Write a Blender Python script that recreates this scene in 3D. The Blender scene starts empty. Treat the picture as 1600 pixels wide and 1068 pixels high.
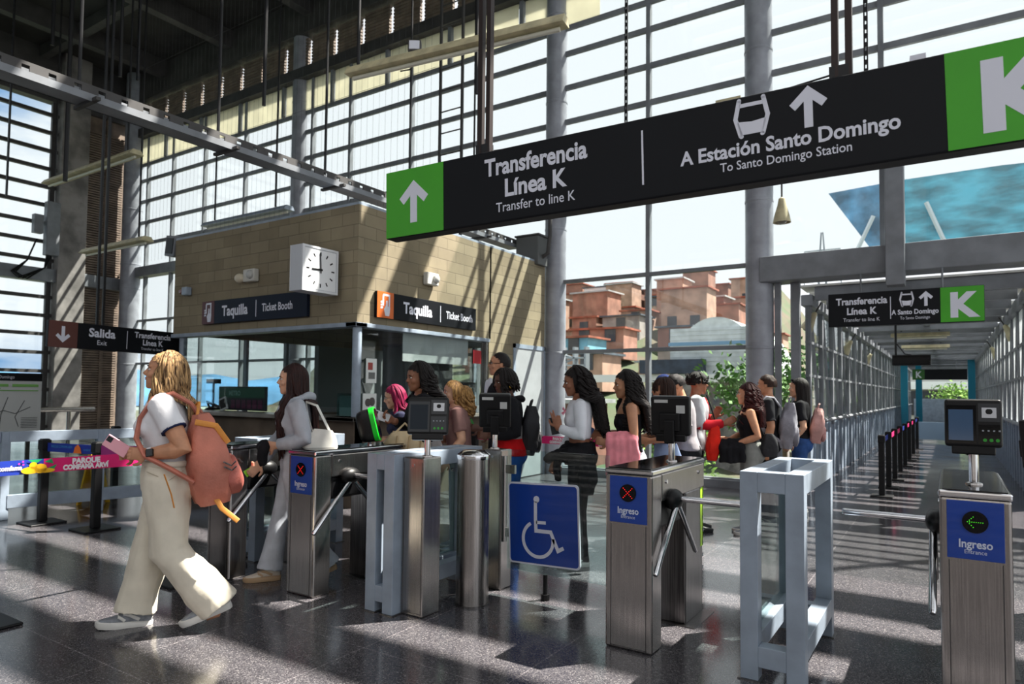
import bpy, bmesh, math, random
from mathutils import Vector, Matrix, noise, Euler

random.seed(7)
SC = bpy.context.scene
COL = SC.collection
R = math.radians
PI = math.pi

# ---------------------------------------------------------------- camera
def setup_camera():
    yaw, pitch, roll = R(33.0), R(2.4), R(0.6)
    F = Vector((-math.sin(yaw) * math.cos(pitch), math.cos(yaw) * math.cos(pitch), math.sin(pitch)))
    Rt = Vector((math.cos(yaw), math.sin(yaw), 0)); U = Rt.cross(F)
    c, s = math.cos(roll), math.sin(roll)
    R2 = Rt * c + U * s; U2 = -Rt * s + U * c
    cd = bpy.data.cameras.new('camera'); cam = bpy.data.objects.new('camera', cd); COL.objects.link(cam)
    m = Matrix((R2, U2, -F)).transposed().to_4x4(); m.translation = (0, 0, 1.40)
    cam.matrix_world = m
    cd.sensor_width = 36; cd.lens = 36 * 1050 / 1600; cd.shift_y = 35 / 1600; cd.clip_end = 900
    cd.dof.use_dof = True; cd.dof.focus_distance = 3.9; cd.dof.aperture_fstop = 3.2
    SC.camera = cam
setup_camera()

# ---------------------------------------------------------------- world, sun, exposure
def setup_world():
    w = bpy.data.worlds.new('sky'); SC.world = w; w.use_nodes = True
    nt = w.node_tree; nt.nodes.clear(); N = nt.nodes.new; L = nt.links.new
    out = N('ShaderNodeOutputWorld'); bg = N('ShaderNodeBackground')
    tc = N('ShaderNodeTexCoord'); sep = N('ShaderNodeSeparateXYZ'); L(tc.outputs['Generated'], sep.inputs[0])
    mp = N('ShaderNodeMapping'); mp.inputs['Scale'].default_value = (1.6, 1.6, 5.0); L(tc.outputs['Generated'], mp.inputs[0])
    nz = N('ShaderNodeTexNoise'); nz.inputs['Scale'].default_value = 1.7; nz.inputs['Detail'].default_value = 7; nz.inputs['Roughness'].default_value = .55
    L(mp.outputs[0], nz.inputs[0])
    # the cloud deck is thick towards +Y and broken towards -X
    mr = N('ShaderNodeMapRange'); mr.inputs['From Min'].default_value = -1.0; mr.inputs['From Max'].default_value = -.72
    mr.inputs['To Min'].default_value = 0.0; mr.inputs['To Max'].default_value = .45; L(sep.outputs[0], mr.inputs[0])
    ad = N('ShaderNodeMath'); ad.operation = 'ADD'; L(nz.outputs[0], ad.inputs[0]); L(mr.outputs[0], ad.inputs[1])
    cr = N('ShaderNodeValToRGB'); cr.color_ramp.elements[0].position = .42; cr.color_ramp.elements[1].position = .62
    cr.color_ramp.elements[0].color = (.17, .36, .66, 1); cr.color_ramp.elements[1].color = (.90, .93, .97, 1)
    L(ad.outputs[0], cr.inputs[0])
    L(cr.outputs[0], bg.inputs[0]); bg.inputs[1].default_value = 1.45
    L(bg.outputs[0], out.inputs[0])
    w.cycles.sampling_method = 'AUTOMATIC'
setup_world()

SUN_AZ, SUN_EL = R(50), R(57)
SUN_DIR = Vector((math.cos(SUN_AZ) * math.cos(SUN_EL), math.sin(SUN_AZ) * math.cos(SUN_EL), math.sin(SUN_EL)))
def setup_sun():
    ld = bpy.data.lights.new('sun', 'SUN'); ld.energy = 21; ld.angle = R(.53); ld.color = (1, .95, .86)
    o = bpy.data.objects.new('sun', ld); COL.objects.link(o)
    o.rotation_euler = SUN_DIR.to_track_quat('Z', 'Y').to_euler(); o.location = (30, 16, 30)
setup_sun()
SC.view_settings.view_transform = 'Standard'; SC.view_settings.look = 'None'
SC.view_settings.gamma = 1; SC.view_settings.use_curve_mapping = False
SC.view_settings.exposure = -0.15
SC.cycles.max_bounces = 7; SC.cycles.transparent_max_bounces = 24; SC.cycles.glossy_bounces = 3
SC.cycles.diffuse_bounces = 3; SC.cycles.caustics_reflective = False; SC.cycles.caustics_refractive = False
SC.cycles.sample_clamp_indirect = 4; SC.cycles.use_denoising = True

# ---------------------------------------------------------------- materials
MATS = {}
def lin(c):
    c = c / 255
    return c / 12.92 if c <= .04045 else ((c + .055) / 1.055) ** 2.4
def rgb(c): return (lin(c[0]), lin(c[1]), lin(c[2]), 1)
def mat(name, col, rough=.6, metal=0, var=.0, scale=8, bump=0, bscale=40, stretch=(1, 1, 1), spec=.5, emit=0, coat=0, col2=None):
    if name in MATS: return MATS[name]
    m = bpy.data.materials.new(name); m.use_nodes = True; MATS[name] = m
    nt = m.node_tree; b = nt.nodes['Principled BSDF']; N = nt.nodes.new; L = nt.links.new
    b.inputs['Base Color'].default_value = rgb(col); b.inputs['Roughness'].default_value = rough
    b.inputs['Metallic'].default_value = metal; b.inputs['Specular IOR Level'].default_value = spec
    b.inputs['Coat Weight'].default_value = coat
    if emit:
        b.inputs['Emission Color'].default_value = rgb(col); b.inputs['Emission Strength'].default_value = emit
    if var or bump or col2:
        tc = N('ShaderNodeTexCoord'); mp = N('ShaderNodeMapping'); mp.inputs['Scale'].default_value = stretch
        L(tc.outputs['Object'], mp.inputs[0])
    if var or col2:
        nz = N('ShaderNodeTexNoise'); nz.inputs['Scale'].default_value = scale; nz.inputs['Detail'].default_value = 5
        L(mp.outputs[0], nz.inputs[0])
        cr = N('ShaderNodeValToRGB'); cr.color_ramp.elements[0].position = .35; cr.color_ramp.elements[1].position = .65
        c2 = col2 or tuple(max(0, x * (1 - var)) for x in col); c1 = col if col2 else tuple(min(255, x * (1 + var * .6)) for x in col)
        cr.color_ramp.elements[0].color = rgb(c2); cr.color_ramp.elements[1].color = rgb(c1)
        L(nz.outputs[0], cr.inputs[0]); L(cr.outputs[0], b.inputs['Base Color'])
    if bump:
        n2 = N('ShaderNodeTexNoise'); n2.inputs['Scale'].default_value = bscale; n2.inputs['Detail'].default_value = 4
        L(mp.outputs[0], n2.inputs[0]); bp = N('ShaderNodeBump'); bp.inputs['Strength'].default_value = bump; bp.inputs['Distance'].default_value = .02
        L(n2.outputs[0], bp.inputs['Height']); L(bp.outputs[0], b.inputs['Normal'])
    return m
def glass(name, tint=(235, 245, 242), refl=1.0, rough=0.0):
    if name in MATS: return MATS[name]
    m = bpy.data.materials.new(name); m.use_nodes = True; MATS[name] = m
    nt = m.node_tree; nt.nodes.clear(); N = nt.nodes.new; L = nt.links.new
    out = N('ShaderNodeOutputMaterial'); mx = N('ShaderNodeMixShader'); tr = N('ShaderNodeBsdfTransparent'); gl = N('ShaderNodeBsdfGlossy')
    tr.inputs[0].default_value = rgb(tint); gl.inputs['Roughness'].default_value = rough
    fr = N('ShaderNodeFresnel'); ge = N('ShaderNodeNewGeometry'); io = N('ShaderNodeMath'); io.operation = 'MULTIPLY_ADD'; io.inputs[1].default_value = -.8333; io.inputs[2].default_value = 1.5
    L(ge.outputs['Backfacing'], io.inputs[0]); L(io.outputs[0], fr.inputs['IOR'])  # the same air-to-glass reflectance on both faces of a pane
    mu = N('ShaderNodeMath'); mu.operation = 'MULTIPLY'; mu.inputs[1].default_value = refl; mu.use_clamp = True
    L(fr.outputs[0], mu.inputs[0]); L(mu.outputs[0], mx.inputs[0]); L(tr.outputs[0], mx.inputs[1]); L(gl.outputs[0], mx.inputs[2]); L(mx.outputs[0], out.inputs[0])
    return m
def translucent(name, col, amount=.6):
    if name in MATS: return MATS[name]
    m = bpy.data.materials.new(name); m.use_nodes = True; MATS[name] = m
    nt = m.node_tree; nt.nodes.clear(); N = nt.nodes.new; L = nt.links.new
    out = N('ShaderNodeOutputMaterial'); mx = N('ShaderNodeMixShader'); a = N('ShaderNodeBsdfDiffuse'); b = N('ShaderNodeBsdfTranslucent')
    tc = N('ShaderNodeTexCoord'); nz = N('ShaderNodeTexNoise'); nz.inputs['Scale'].default_value = 3
    cr = N('ShaderNodeValToRGB'); cr.color_ramp.elements[0].color = rgb(tuple(x * .88 for x in col)); cr.color_ramp.elements[1].color = rgb(col)
    L(tc.outputs['Object'], nz.inputs[0]); L(nz.outputs[0], cr.inputs[0]); L(cr.outputs[0], a.inputs[0]); L(cr.outputs[0], b.inputs[0])
    mx.inputs[0].default_value = amount; L(a.outputs[0], mx.inputs[1]); L(b.outputs[0], mx.inputs[2]); L(mx.outputs[0], out.inputs[0])
    return m
def floor_mat():
    m = bpy.data.materials.new('polished_terrazzo'); m.use_nodes = True
    nt = m.node_tree; b = nt.nodes['Principled BSDF']; N = nt.nodes.new; L = nt.links.new
    tc = N('ShaderNodeTexCoord')
    br = N('ShaderNodeTexBrick'); br.offset = 0; br.inputs['Scale'].default_value = 1; br.inputs['Brick Width'].default_value = .9; br.inputs['Row Height'].default_value = .9
    br.inputs['Mortar Size'].default_value = .004; br.inputs['Mortar Smooth'].default_value = 0; br.inputs['Bias'].default_value = 0
    br.inputs['Color1'].default_value = (.92, .92, .92, 1); br.inputs['Color2'].default_value = (1.06, 1.06, 1.06, 1); br.inputs['Mortar'].default_value = (1.9, 1.85, 1.8, 1)
    L(tc.outputs['Object'], br.inputs[0])
    vo = N('ShaderNodeTexVoronoi'); vo.inputs['Scale'].default_value = 190; L(tc.outputs['Object'], vo.inputs[0])
    sp = N('ShaderNodeSeparateColor'); L(vo.outputs['Color'], sp.inputs[0])
    cr = N('ShaderNodeValToRGB'); e = cr.color_ramp.elements
    e[0].position = 0; e[0].color = rgb((52, 50, 54)); e[1].position = 1; e[1].color = rgb((134, 130, 130))
    k = e.new(.55); k.color = rgb((76, 74, 78)); k = e.new(.86); k.color = rgb((94, 91, 94))
    L(sp.outputs[0], cr.inputs[0])
    mx = N('ShaderNodeMix'); mx.data_type = 'RGBA'; mx.blend_type = 'MULTIPLY'; mx.inputs[0].default_value = 1
    L(cr.outputs[0], mx.inputs[6]); L(br.outputs['Color'], mx.inputs[7]); L(mx.outputs[2], b.inputs['Base Color'])
    nz = N('ShaderNodeTexNoise'); nz.inputs['Scale'].default_value = 1.3; nz.inputs['Detail'].default_value = 6; L(tc.outputs['Object'], nz.inputs[0])
    mr = N('ShaderNodeMapRange'); mr.inputs['From Min'].default_value = .3; mr.inputs['From Max'].default_value = .7; mr.inputs['To Min'].default_value = .10; mr.inputs['To Max'].default_value = .2
    L(nz.outputs[0], mr.inputs[0]); L(mr.outputs[0], b.inputs['Roughness']); b.inputs['Specular IOR Level'].default_value = .62
    return m
def block_mat(name, axis):
    m = bpy.data.materials.new(name); m.use_nodes = True; MATS[name] = m
    nt = m.node_tree; b = nt.nodes['Principled BSDF']; N = nt.nodes.new; L = nt.links.new
    tc = N('ShaderNodeTexCoord'); s = N('ShaderNodeSeparateXYZ'); c = N('ShaderNodeCombineXYZ'); L(tc.outputs['Object'], s.inputs[0])
    L(s.outputs[axis], c.inputs[0]); L(s.outputs[2], c.inputs[1])
    br = N('ShaderNodeTexBrick'); br.inputs['Scale'].default_value = 1; br.inputs['Brick Width'].default_value = .40; br.inputs['Row Height'].default_value = .155
    br.inputs['Mortar Size'].default_value = .006; br.inputs['Mortar Smooth'].default_value = .3
    br.inputs['Color1'].default_value = rgb((150, 140, 118)); br.inputs['Color2'].default_value = rgb((134, 124, 103)); br.inputs['Mortar'].default_value = rgb((120, 111, 93))
    L(c.outputs[0], br.inputs[0])
    nz = N('ShaderNodeTexNoise'); nz.inputs['Scale'].default_value = 2.2; nz.inputs['Detail'].default_value = 8; L(tc.outputs['Object'], nz.inputs[0])
    cr = N('ShaderNodeValToRGB'); cr.color_ramp.elements[0].position = .3; cr.color_ramp.elements[0].color = (.82, .80, .77, 1); cr.color_ramp.elements[1].position = .7; cr.color_ramp.elements[1].color = (1.08, 1.06, 1.0, 1)
    L(nz.outputs[0], cr.inputs[0])
    mx = N('ShaderNodeMix'); mx.data_type = 'RGBA'; mx.blend_type = 'MULTIPLY'; mx.inputs[0].default_value = 1
    L(br.outputs['Color'], mx.inputs[6]); L(cr.outputs[0], mx.inputs[7]); L(mx.outputs[2], b.inputs['Base Color']); b.inputs['Roughness'].default_value = .9
    bp = N('ShaderNodeBump'); bp.inputs['Strength'].default_value = .4; bp.inputs['Distance'].default_value = .01; bp.invert = True
    L(br.outputs['Fac'], bp.inputs['Height']); L(bp.outputs[0], b.inputs['Normal'])
    return m

M_STEEL = mat('brushed_steel', (168, 163, 160), .25, 1, .09, 3, .03, 60, (60, 60, 1))
M_STEELD = mat('dark_brushed_steel', (120, 118, 118), .3, 1, .2, 3, .03, 60, (60, 60, 1))
M_CHROME = mat('polished_steel', (215, 215, 218), .12, 1)
M_BLUE = mat('signal_blue', (16, 62, 154), .35, 0, .04, 4, coat=.3)
M_WHITE = mat('sign_white', (222, 224, 236), .4)
M_SIGN = mat('sign_dark', (9, 12, 18), .5, 0, .06, 3, spec=.2)
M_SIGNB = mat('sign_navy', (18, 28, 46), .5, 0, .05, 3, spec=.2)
M_GREEN = mat('sign_green', (60, 166, 10), .45, 0, .04, 3)
M_BROWN = mat('sign_brown', (92, 44, 34), .4, 0, .04, 3)
M_ORANGE = mat('sign_orange', (214, 104, 40), .4, 0, .04, 3)
M_BLACK = mat('black_plastic', (13, 13, 15), .42, 0, .05, 20, spec=.3)
M_BLACKG = mat('black_glass', (8, 9, 12), .1, 0, spec=.4)
M_BLACKM = mat('black_metal', (22, 22, 25), .45, .3, .05, 20)
M_GREYP = mat('grey_paint', (150, 163, 178), .38, 0, .07, 6, .05, 30)
M_BEAM = mat('grey_beam_paint', (122, 126, 132), .5, 0, .1, 3, .05, 20)
M_DARKB = mat('dark_beam_paint', (62, 60, 60), .6, 0, .15, 3)
M_COLM = mat('column_paint', (150, 153, 162), .42, .15, .09, 4, .06, 18)
M_CEIL = mat('dark_ceiling', (40, 38, 37), .9, 0, .2, 2)
M_CONC = mat('concrete', (128, 124, 122), .8, 0, .25, 2, .15, 12)
M_LOUV = mat('brown_louvre', (116, 102, 90), .7, 0, .15, 4)
M_GLASS = glass('clear_glass', (236, 244, 242), 1.0)
M_GLASSB = glass('booth_glass', (240, 244, 244), 1.4)
M_GLASSW = glass('facade_glass', (244, 247, 246), .8)
M_CREAM = mat('cream_enamel', (196, 186, 150), .5, 0, .1, 8)
M_LED_R = mat('led_red', (255, 30, 30), .5, emit=1.6)
M_LED_G = mat('led_green', (90, 255, 40), .5, emit=.7)
M_SCREEND = mat('dark_screen', (22, 32, 42), .3, spec=.2)
M_SCREEN = mat('screen_glass', (70, 96, 128), .08, spec=.8)

# ---------------------------------------------------------------- mesh helpers
class MB:
    def __init__(s): s.v = []; s.f = []
    def add(s, vs, fs, M=None):
        n = len(s.v)
        s.v += [tuple(M @ Vector(v)) if M else tuple(v) for v in vs]
        s.f += [tuple(i + n for i in f) for f in fs]
        return s
    def box(s, x0, x1, y0, y1, z0, z1, M=None):
        vs = [(x0, y0, z0), (x1, y0, z0), (x1, y1, z0), (x0, y1, z0), (x0, y0, z1), (x1, y0, z1), (x1, y1, z1), (x0, y1, z1)]
        return s.add(vs, [(0, 3, 2, 1), (4, 5, 6, 7), (0, 1, 5, 4), (1, 2, 6, 5), (2, 3, 7, 6), (3, 0, 4, 7)], M)
    def loft(s, rings, cap=True, M=None, closed=True):
        n = len(rings[0]); vs = [v for r in rings for v in r]; fs = []
        for i in range(len(rings) - 1):
            for j in range(n if closed else n - 1):
                a = i * n + j; b = i * n + (j + 1) % n
                fs.append((a, b, b + n, a + n))
        if cap:
            fs.append(tuple(range(n - 1, -1, -1))); fs.append(tuple(range((len(rings) - 1) * n, len(rings) * n)))
        return s.add(vs, fs, M)
    def tube(s, pts, rad, seg=10, flat=1.0, up=None, M=None, cap=True):
        pts = [Vector(p) for p in pts]
        if not isinstance(rad, (list, tuple)): rad = [rad] * len(pts)
        rings = []; prev = None
        for i, p in enumerate(pts):
            a = pts[max(0, i - 1)]; b = pts[min(len(pts) - 1, i + 1)]
            t = (b - a)
            t = t.normalized() if t.length > 1e-9 else Vector((0, 0, 1))
            if prev is None:
                u = Vector(up) if up else (Vector((0, 0, 1)) if abs(t.z) < .9 else Vector((1, 0, 0)))
            else: u = prev
            n1 = (u - t * u.dot(t))
            if n1.length < 1e-6: n1 = t.orthogonal()
            n1.normalize(); n2 = t.cross(n1); prev = n1
            r = rad[i]; ra, rb = r if isinstance(r, (list, tuple)) else (r, r * flat)
            rings.append([p + n1 * (ra * math.cos(2 * PI * k / seg)) + n2 * (rb * math.sin(2 * PI * k / seg)) for k in range(seg)])
        return s.loft(rings, cap, M)
    def cyl(s, p0, p1, r, seg=20, M=None): return s.tube([p0, p1], r, seg, M=M)
    def lathe(s, prof, seg=24, M=None):
        return s.loft([[(r * math.cos(2 * PI * k / seg), r * math.sin(2 * PI * k / seg), z) for k in range(seg)] for r, z in prof], True, M)
    def ell(s, c, r, seg=16, rings=10, M=None):
        R_ = []
        for i in range(1, rings):
            a = PI * i / rings
            R_.append([(c[0] + r[0] * math.sin(a) * math.cos(2 * PI * k / seg), c[1] + r[1] * math.sin(a) * math.sin(2 * PI * k / seg), c[2] - r[2] * math.cos(a)) for k in range(seg)])
        return s.loft(R_, True, M)
    def prism(s, poly, d0, d1, M=None):
        n = len(poly)
        vs = [(x, y, d0) for x, y in poly] + [(x, y, d1) for x, y in poly]
        fs = [tuple(range(n - 1, -1, -1)), tuple(range(n, 2 * n))] + [(i, (i + 1) % n, (i + 1) % n + n, i + n) for i in range(n)]
        return s.add(vs, fs, M)
    def stroke(s, pts, w, d0, d1, M=None, closed=False):
        # polyline of constant width in the plane, mitred
        P = [Vector(p) for p in pts]; n = len(P); L_, R_ = [], []
        for i in range(n):
            a = P[(i - 1) % n] if (closed or i > 0) else P[i]; b = P[(i + 1) % n] if (closed or i < n - 1) else P[i]
            d1_ = (P[i] - a); d2_ = (b - P[i])
            if d1_.length < 1e-9: d1_ = d2_
            if d2_.length < 1e-9: d2_ = d1_
            d1_.normalize(); d2_.normalize(); t = (d1_ + d2_)
            t = t.normalized() if t.length > 1e-6 else d1_
            nn = Vector((-t.y, t.x)); k = min(2.0, 1 / max(.4, nn.dot(Vector((-d1_.y, d1_.x)))))
            L_.append(P[i] + nn * w / 2 * k); R_.append(P[i] - nn * w / 2 * k)
        m = n if closed else n - 1
        for i in range(m):
            j = (i + 1) % n
            s.prism([tuple(R_[i]), tuple(R_[j]), tuple(L_[j]), tuple(L_[i])], d0, d1, M)
        return s
    def disc(s, c, r, d0, d1, M=None, seg=20):
        return s.prism([(c[0] + r * math.cos(2 * PI * k / seg), c[1] + r * math.sin(2 * PI * k / seg)) for k in range(seg)], d0, d1, M)
    def mesh(s, name='mesh'):
        me = bpy.data.meshes.new(name); me.from_pydata(s.v, [], s.f); me.validate(); return me
    def build(s, name, m, parent=None, bevel=0, smooth=False, loc=None, rotz=0, segs=2):
        o = link(name, s.mesh(name), m, parent)
        if loc: o.location = loc
        if rotz: o.rotation_euler = (0, 0, rotz)
        fix_normals(o.data)
        if smooth: shade(o.data)
        if bevel:
            b = o.modifiers.new('bevel', 'BEVEL'); b.width = bevel; b.segments = segs; b.limit_method = 'ANGLE'; b.angle_limit = R(40); b.use_clamp_overlap = True
        return o
def fix_normals(me):
    bm = bmesh.new(); bm.from_mesh(me); bmesh.ops.recalc_face_normals(bm, faces=bm.faces); bm.to_mesh(me); bm.free()
def shade(me, angle=40):
    me.polygons.foreach_set('use_smooth', [True] * len(me.polygons))
    try: me.set_sharp_from_angle(angle=R(angle))
    except Exception: pass
    me.update()
def link(name, me, m, parent=None):
    o = bpy.data.objects.new(name, me); COL.objects.link(o)
    if m is not None: me.materials.append(m)
    if parent: o.parent = parent
    return o
def tag(o, label, cat, group=None, kind=None):
    o['label'] = label; o['category'] = cat
    if group: o['group'] = group
    if kind: o['kind'] = kind
    return o
def thing(name, label, cat, loc=(0, 0, 0), rotz=0, group=None):
    o = bpy.data.objects.new(name, None); COL.objects.link(o); o.empty_display_size = .1
    o.location = loc; o.rotation_euler = (0, 0, rotz)
    return tag(o, label, cat, group)
def struct(name, mb, m, parent=None, **k):
    o = mb.build(name, m, parent, **k)
    if not parent: o['kind'] = 'structure'
    return o
def plane_m(o, ex, up):
    ex = Vector(ex).normalized(); up = Vector(up); up = (up - ex * up.dot(ex)).normalized(); n = ex.cross(up)
    m = Matrix((ex, up, n)).transposed().to_4x4(); m.translation = o
    return m
_font_cache = {}
def text(mb, s, size, M, x=0, y=0, align='CENTER', sx=.86, bold=0.0, d=.0012):
    """Lettering laid into a plane: x, y is the baseline point."""
    key = (s, align, bold / size if size else 0)
    if key not in _font_cache:
        cu = bpy.data.curves.new('lettering', 'FONT'); cu.body = s; cu.size = 1; cu.align_x = align; cu.offset = bold / size; cu.resolution_u = 3
        o = bpy.data.objects.new('lettering', cu); COL.objects.link(o)
        me = bpy.data.meshes.new_from_object(o.evaluated_get(bpy.context.evaluated_depsgraph_get()))
        _font_cache[key] = ([tuple(v.co) for v in me.vertices], [tuple(p.vertices) for p in me.polygons])
        bpy.data.objects.remove(o); bpy.data.curves.remove(cu); bpy.data.meshes.remove(me)
    vs, fs = _font_cache[key]
    mb.add([(x + v[0] * size * sx, y + v[1] * size, d) for v in vs], fs, M)
def lines(parent, M, m, rows, name='lettering'):
    """Each line of writing as a part of its own."""
    for s, size, x, y, sx, bold in rows:
        t = MB(); text(t, s, size, M, x, y, sx=sx, bold=bold); t.build(name, m, parent)
def arrow(mb, cx, cy, s, M, ang=0, d0=0, d1=.002):
    """Up arrow of height s, turned by ang about its centre."""
    R_ = Matrix.Translation((cx, cy, 0)) @ Matrix.Rotation(ang, 4, 'Z'); MM = M @ R_
    w = s * .19; ax, ay = s * .41, s * .10; bx, by = ax - w * .64, ay - w * .78; ty = s * .5 - w * 1.42
    yi = ty + (by - ty) * (w / 2) / bx
    R_ = [(0, s * .5), (ax, ay), (bx, by), (w / 2, yi), (w / 2, -s / 2)]
    mb.prism([(-x, y) for x, y in R_[1:]] + [(x, y) for x, y in R_[:0:-1]] + [R_[0]], d0, d1, MM)
def cable_car(mb, cx, cy, s, M, d0=0, d1=.002):
    MM = M @ Matrix.Translation((cx, cy, 0)) @ Matrix.Scale(s, 4)
    d0, d1 = d0 / s, d1 / s
    mb.stroke([(-.30, .50), (-.40, .02), (-.27, -.46)], .11, d0, d1, MM); mb.stroke([(.30, .50), (.40, .02), (.27, -.46)], .11, d0, d1, MM)
    mb.stroke([(-.30, .36), (.30, .36)], .10, d0, d1, MM)
    mb.prism([(-.36, -.06), (-.28, -.42), (.28, -.42), (.36, -.06), (.0, -.10)], d0, d1, MM)
    for k in (-1, 1):
        mb.disc((k * .30, .50), .055, d0, d1, MM, 12); mb.disc((k * .26, -.46), .055, d0, d1, MM, 12)
def hand_icon(mb, cx, cy, s, M):
    MM = M @ Matrix.Translation((cx, cy, 0)) @ Matrix.Scale(s, 4); e = .002 / s
    mb.stroke([(-.18, .46), (.22, .46), (.22, -.08)], .09, 0, e, MM); mb.stroke([(-.18, .46), (-.18, -.05)], .09, 0, e, MM)
    mb.prism([(-.12, -.2), (.0, -.02), (.02, .2), (.1, .22), (.12, -.05), (.28, -.1), (.26, -.34), (.22, -.5), (-.04, -.5), (-.08, -.34)], 0, e, MM)
    for k in range(3): mb.prism([(-.34, .16 - k * .13), (-.2, .18 - k * .13), (-.2, .09 - k * .13), (-.34, .07 - k * .13)], 0, e, MM)
def copy_tree(o, parent=None):
    c = o.copy(); COL.objects.link(c)
    if parent: c.parent = parent
    for ch in list(o.children): copy_tree(ch, c)
    return c
# ---------------------------------------------------------------- the setting
YF = 10.4
def build_setting():
    fl = MB().box(-20.8, 12, -8, 10.6, -.3, 0).box(-1.75, .95, 10.6, 44, -.3, 0)
    struct('floor', fl, floor_mat())
    ce = MB().box(-20.8, -5.6, -8, 10.6, 10.6, 10.9)
    c = struct('ceiling', ce, M_CEIL)
    bm_ = MB()
    for x in (-18.4, -15.4, -12.4, -9.4, -6.6): bm_.box(x - .12, x + .12, -8, 10.3, 10.15, 10.6)
    for y in (-4, -1, 2, 5, 8): bm_.box(-20.4, -5.7, y - .1, y + .1, 10.3, 10.6)
    bm_.build('ceiling_beam', M_DARKB, c)
    # unseen slats added overhead to stripe and thin the sunlight
    sl = MB()
    y = -6.0
    while y < 10.2:
        sl.box(-5.6, 12, y, y + .5, 10.5, 10.62); y += .85
    sl.box(-5.6, -5.4, -8, 10.4, 10.2, 10.6).box(11.8, 12, -8, 10.4, 10.2, 10.6)
    struct('added_shade_slats', sl, M_BEAM)
    # facade towards the hill
    zs_low = [.11, 2.12, 3.36]; zs_up = [5.6, 6.22, 6.84, 7.46, 7.93]
    bays = [(-19.75, -12.98, [-19.4, -18.1, -16.6, -14.85]), (-12.62, -6.03, [-12.35, -11.1, -9.3, -7.55]), (-5.67, -2.53, [-4.1])]
    for i, (x0, x1, mu) in enumerate(bays):
        fr = MB()
        for z in zs_low: fr.box(x0, x1, YF - .04, YF + .04, z - .03, z + .03)
        for z in zs_up: fr.box(x0, x1, YF - .03, YF + .02, z - .045, z + .045)
        for x in mu: fr.box(x - .035, x + .035, YF - .05, YF + .05, 0, 9.1)
        fr.box(x0, x1, YF - .12, YF + .12, -.02, .12)
        w = struct('window_%d' % (i + 1), fr, M_BEAM)
        MB().box(x0, x1, YF + .012, YF + .02, .1, 9.1).build('pane', M_GLASSW, w)
    fr = MB()
    for z in zs_up: fr.box(-2.17, 9, YF - .03, YF + .02, z - .045, z + .045)
    for x in (-.72, 1.1, 2.85, 4.6): fr.box(x - .035, x + .035, YF - .05, YF + .05, 3.3, 9.1)
    w = struct('window_4', fr, M_BEAM)
    MB().box(-2.17, 9, YF + .012, YF + .02, 3.4, 9.1).build('pane', M_GLASSW, w)
    # long beams of the facade
    struct('beam', MB().box(-20.4, 9, YF - .16, YF + .14, 4.62, 4.9), M_BEAM, bevel=.01)
    struct('beam', MB().box(-2.3, 6, YF - .25, YF + .2, 3.05, 3.42), M_BEAM, bevel=.015)
    struct('beam', MB().box(-20.4, -5.0, YF - .2, YF + .14, 8.7, 8.95), M_DARKB, bevel=.01)
    struct('beam', MB().box(-20.4, -5.0, YF - .2, YF + .14, 9.75, 10.6), M_DARKB, bevel=.01)
    yp = MB(); x = -20.2
    tr = MB()
    while x < -5.1:
        yp.box(x + .08, min(x + 1.62, -5.0), YF - .02, YF, 7.98, 8.7); tr.box(x - .02, x + .06, YF - .08, YF + .02, 7.95, 8.7); x += 1.7
    o = struct('trim_1', yp, translucent('yellow_panel', (246, 242, 226), .75)); tr.build('frame', M_BEAM, o)
    lv = MB(); x = -20.2
    while x < -5.6:
        for k in range(10): lv.box(x + .06, x + .8, YF - .06, YF + .02, 8.97 + k * .075, 9.02 + k * .075)
        x += .86
    struct('trim_2', lv, M_LOUV)
    # columns of the facade
    for (x, y, r) in ((-2.35, YF, .2), (-5.85, YF, .19), (-12.8, YF, .2), (-19.95, YF - .15, .26)):
        mb = MB(); pr = [(r, 0)]
        for z in (2.1, 4.3, 5.0, 6.6, 8.2):
            pr += [(r, z - .02), (r + .006, z - .015), (r + .006, z + .015), (r, z + .02)]
        pr.append((r, 10.6)); mb.lathe(pr, 32)
        struct('column', mb, M_COLM, loc=(x, y, 0), smooth=True)
    # left-hand wall: louvred window, concrete pier, shutter
    X = -20.5
    fr = MB()
    for k in range(19): 
        z = .35 + k * .5
        if abs(z - 4.4) > .25: fr.box(X - .05, X + .06, -2, 8.45, z - .045, z + .045)
    for y in (-1.5, 1.8, 5.1, 8.35): fr.box(X - .05, X + .05, y - .06, y + .06, 0, 9.2)
    w = struct('window_5', fr, M_DARKB); MB().box(X - .03, X - .02, -2, 8.4, .1, 9.2).build('pane', M_GLASSW, w)
    struct('beam', MB().box(X - .12, X + .22, -2, 10.3, 4.25, 4.6), M_BEAM, bevel=.01)
    struct('wall_left', MB().box(X - .2, X + .1, -8, 10.4, 9.2, 10.6).box(X - .2, X + .1, -8, -2, 0, 9.2), M_DARKB)
    struct('pillar', MB().box(X - .2, X + .3, 8.45, 9.15, 0, 10.6), M_CONC, bevel=.02)
    lv = MB()
    for k in range(124): lv.box(X - .02, X + .06, 9.2, 9.72, .1 + k * .07, .148 + k * .07).box(X - .02, X + .06, 9.78, 10.2, .1 + k * .07, .148 + k * .07)
    lv.box(X - .03, X + .08, 9.7, 9.8, 0, 9.2).box(X - .05, X - .02, 9.15, 10.3, 0, 9.2)
    struct('trim_3', lv, M_LOUV)
    # unseen wall behind the camera, added to cut the ambient light
    bk = MB().box(-20.8, 12, -8.2, -8, 0, 3.4).box(-20.8, 12, -8.2, -8, 7.2, 10.6)
    for x in (-20.6, -14, -7, 0, 6, 11.8): bk.box(x - .3, x + .3, -8.2, -8, 3.4, 7.2)
    struct('wall_front_added', bk, M_CONC)
build_setting()

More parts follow.
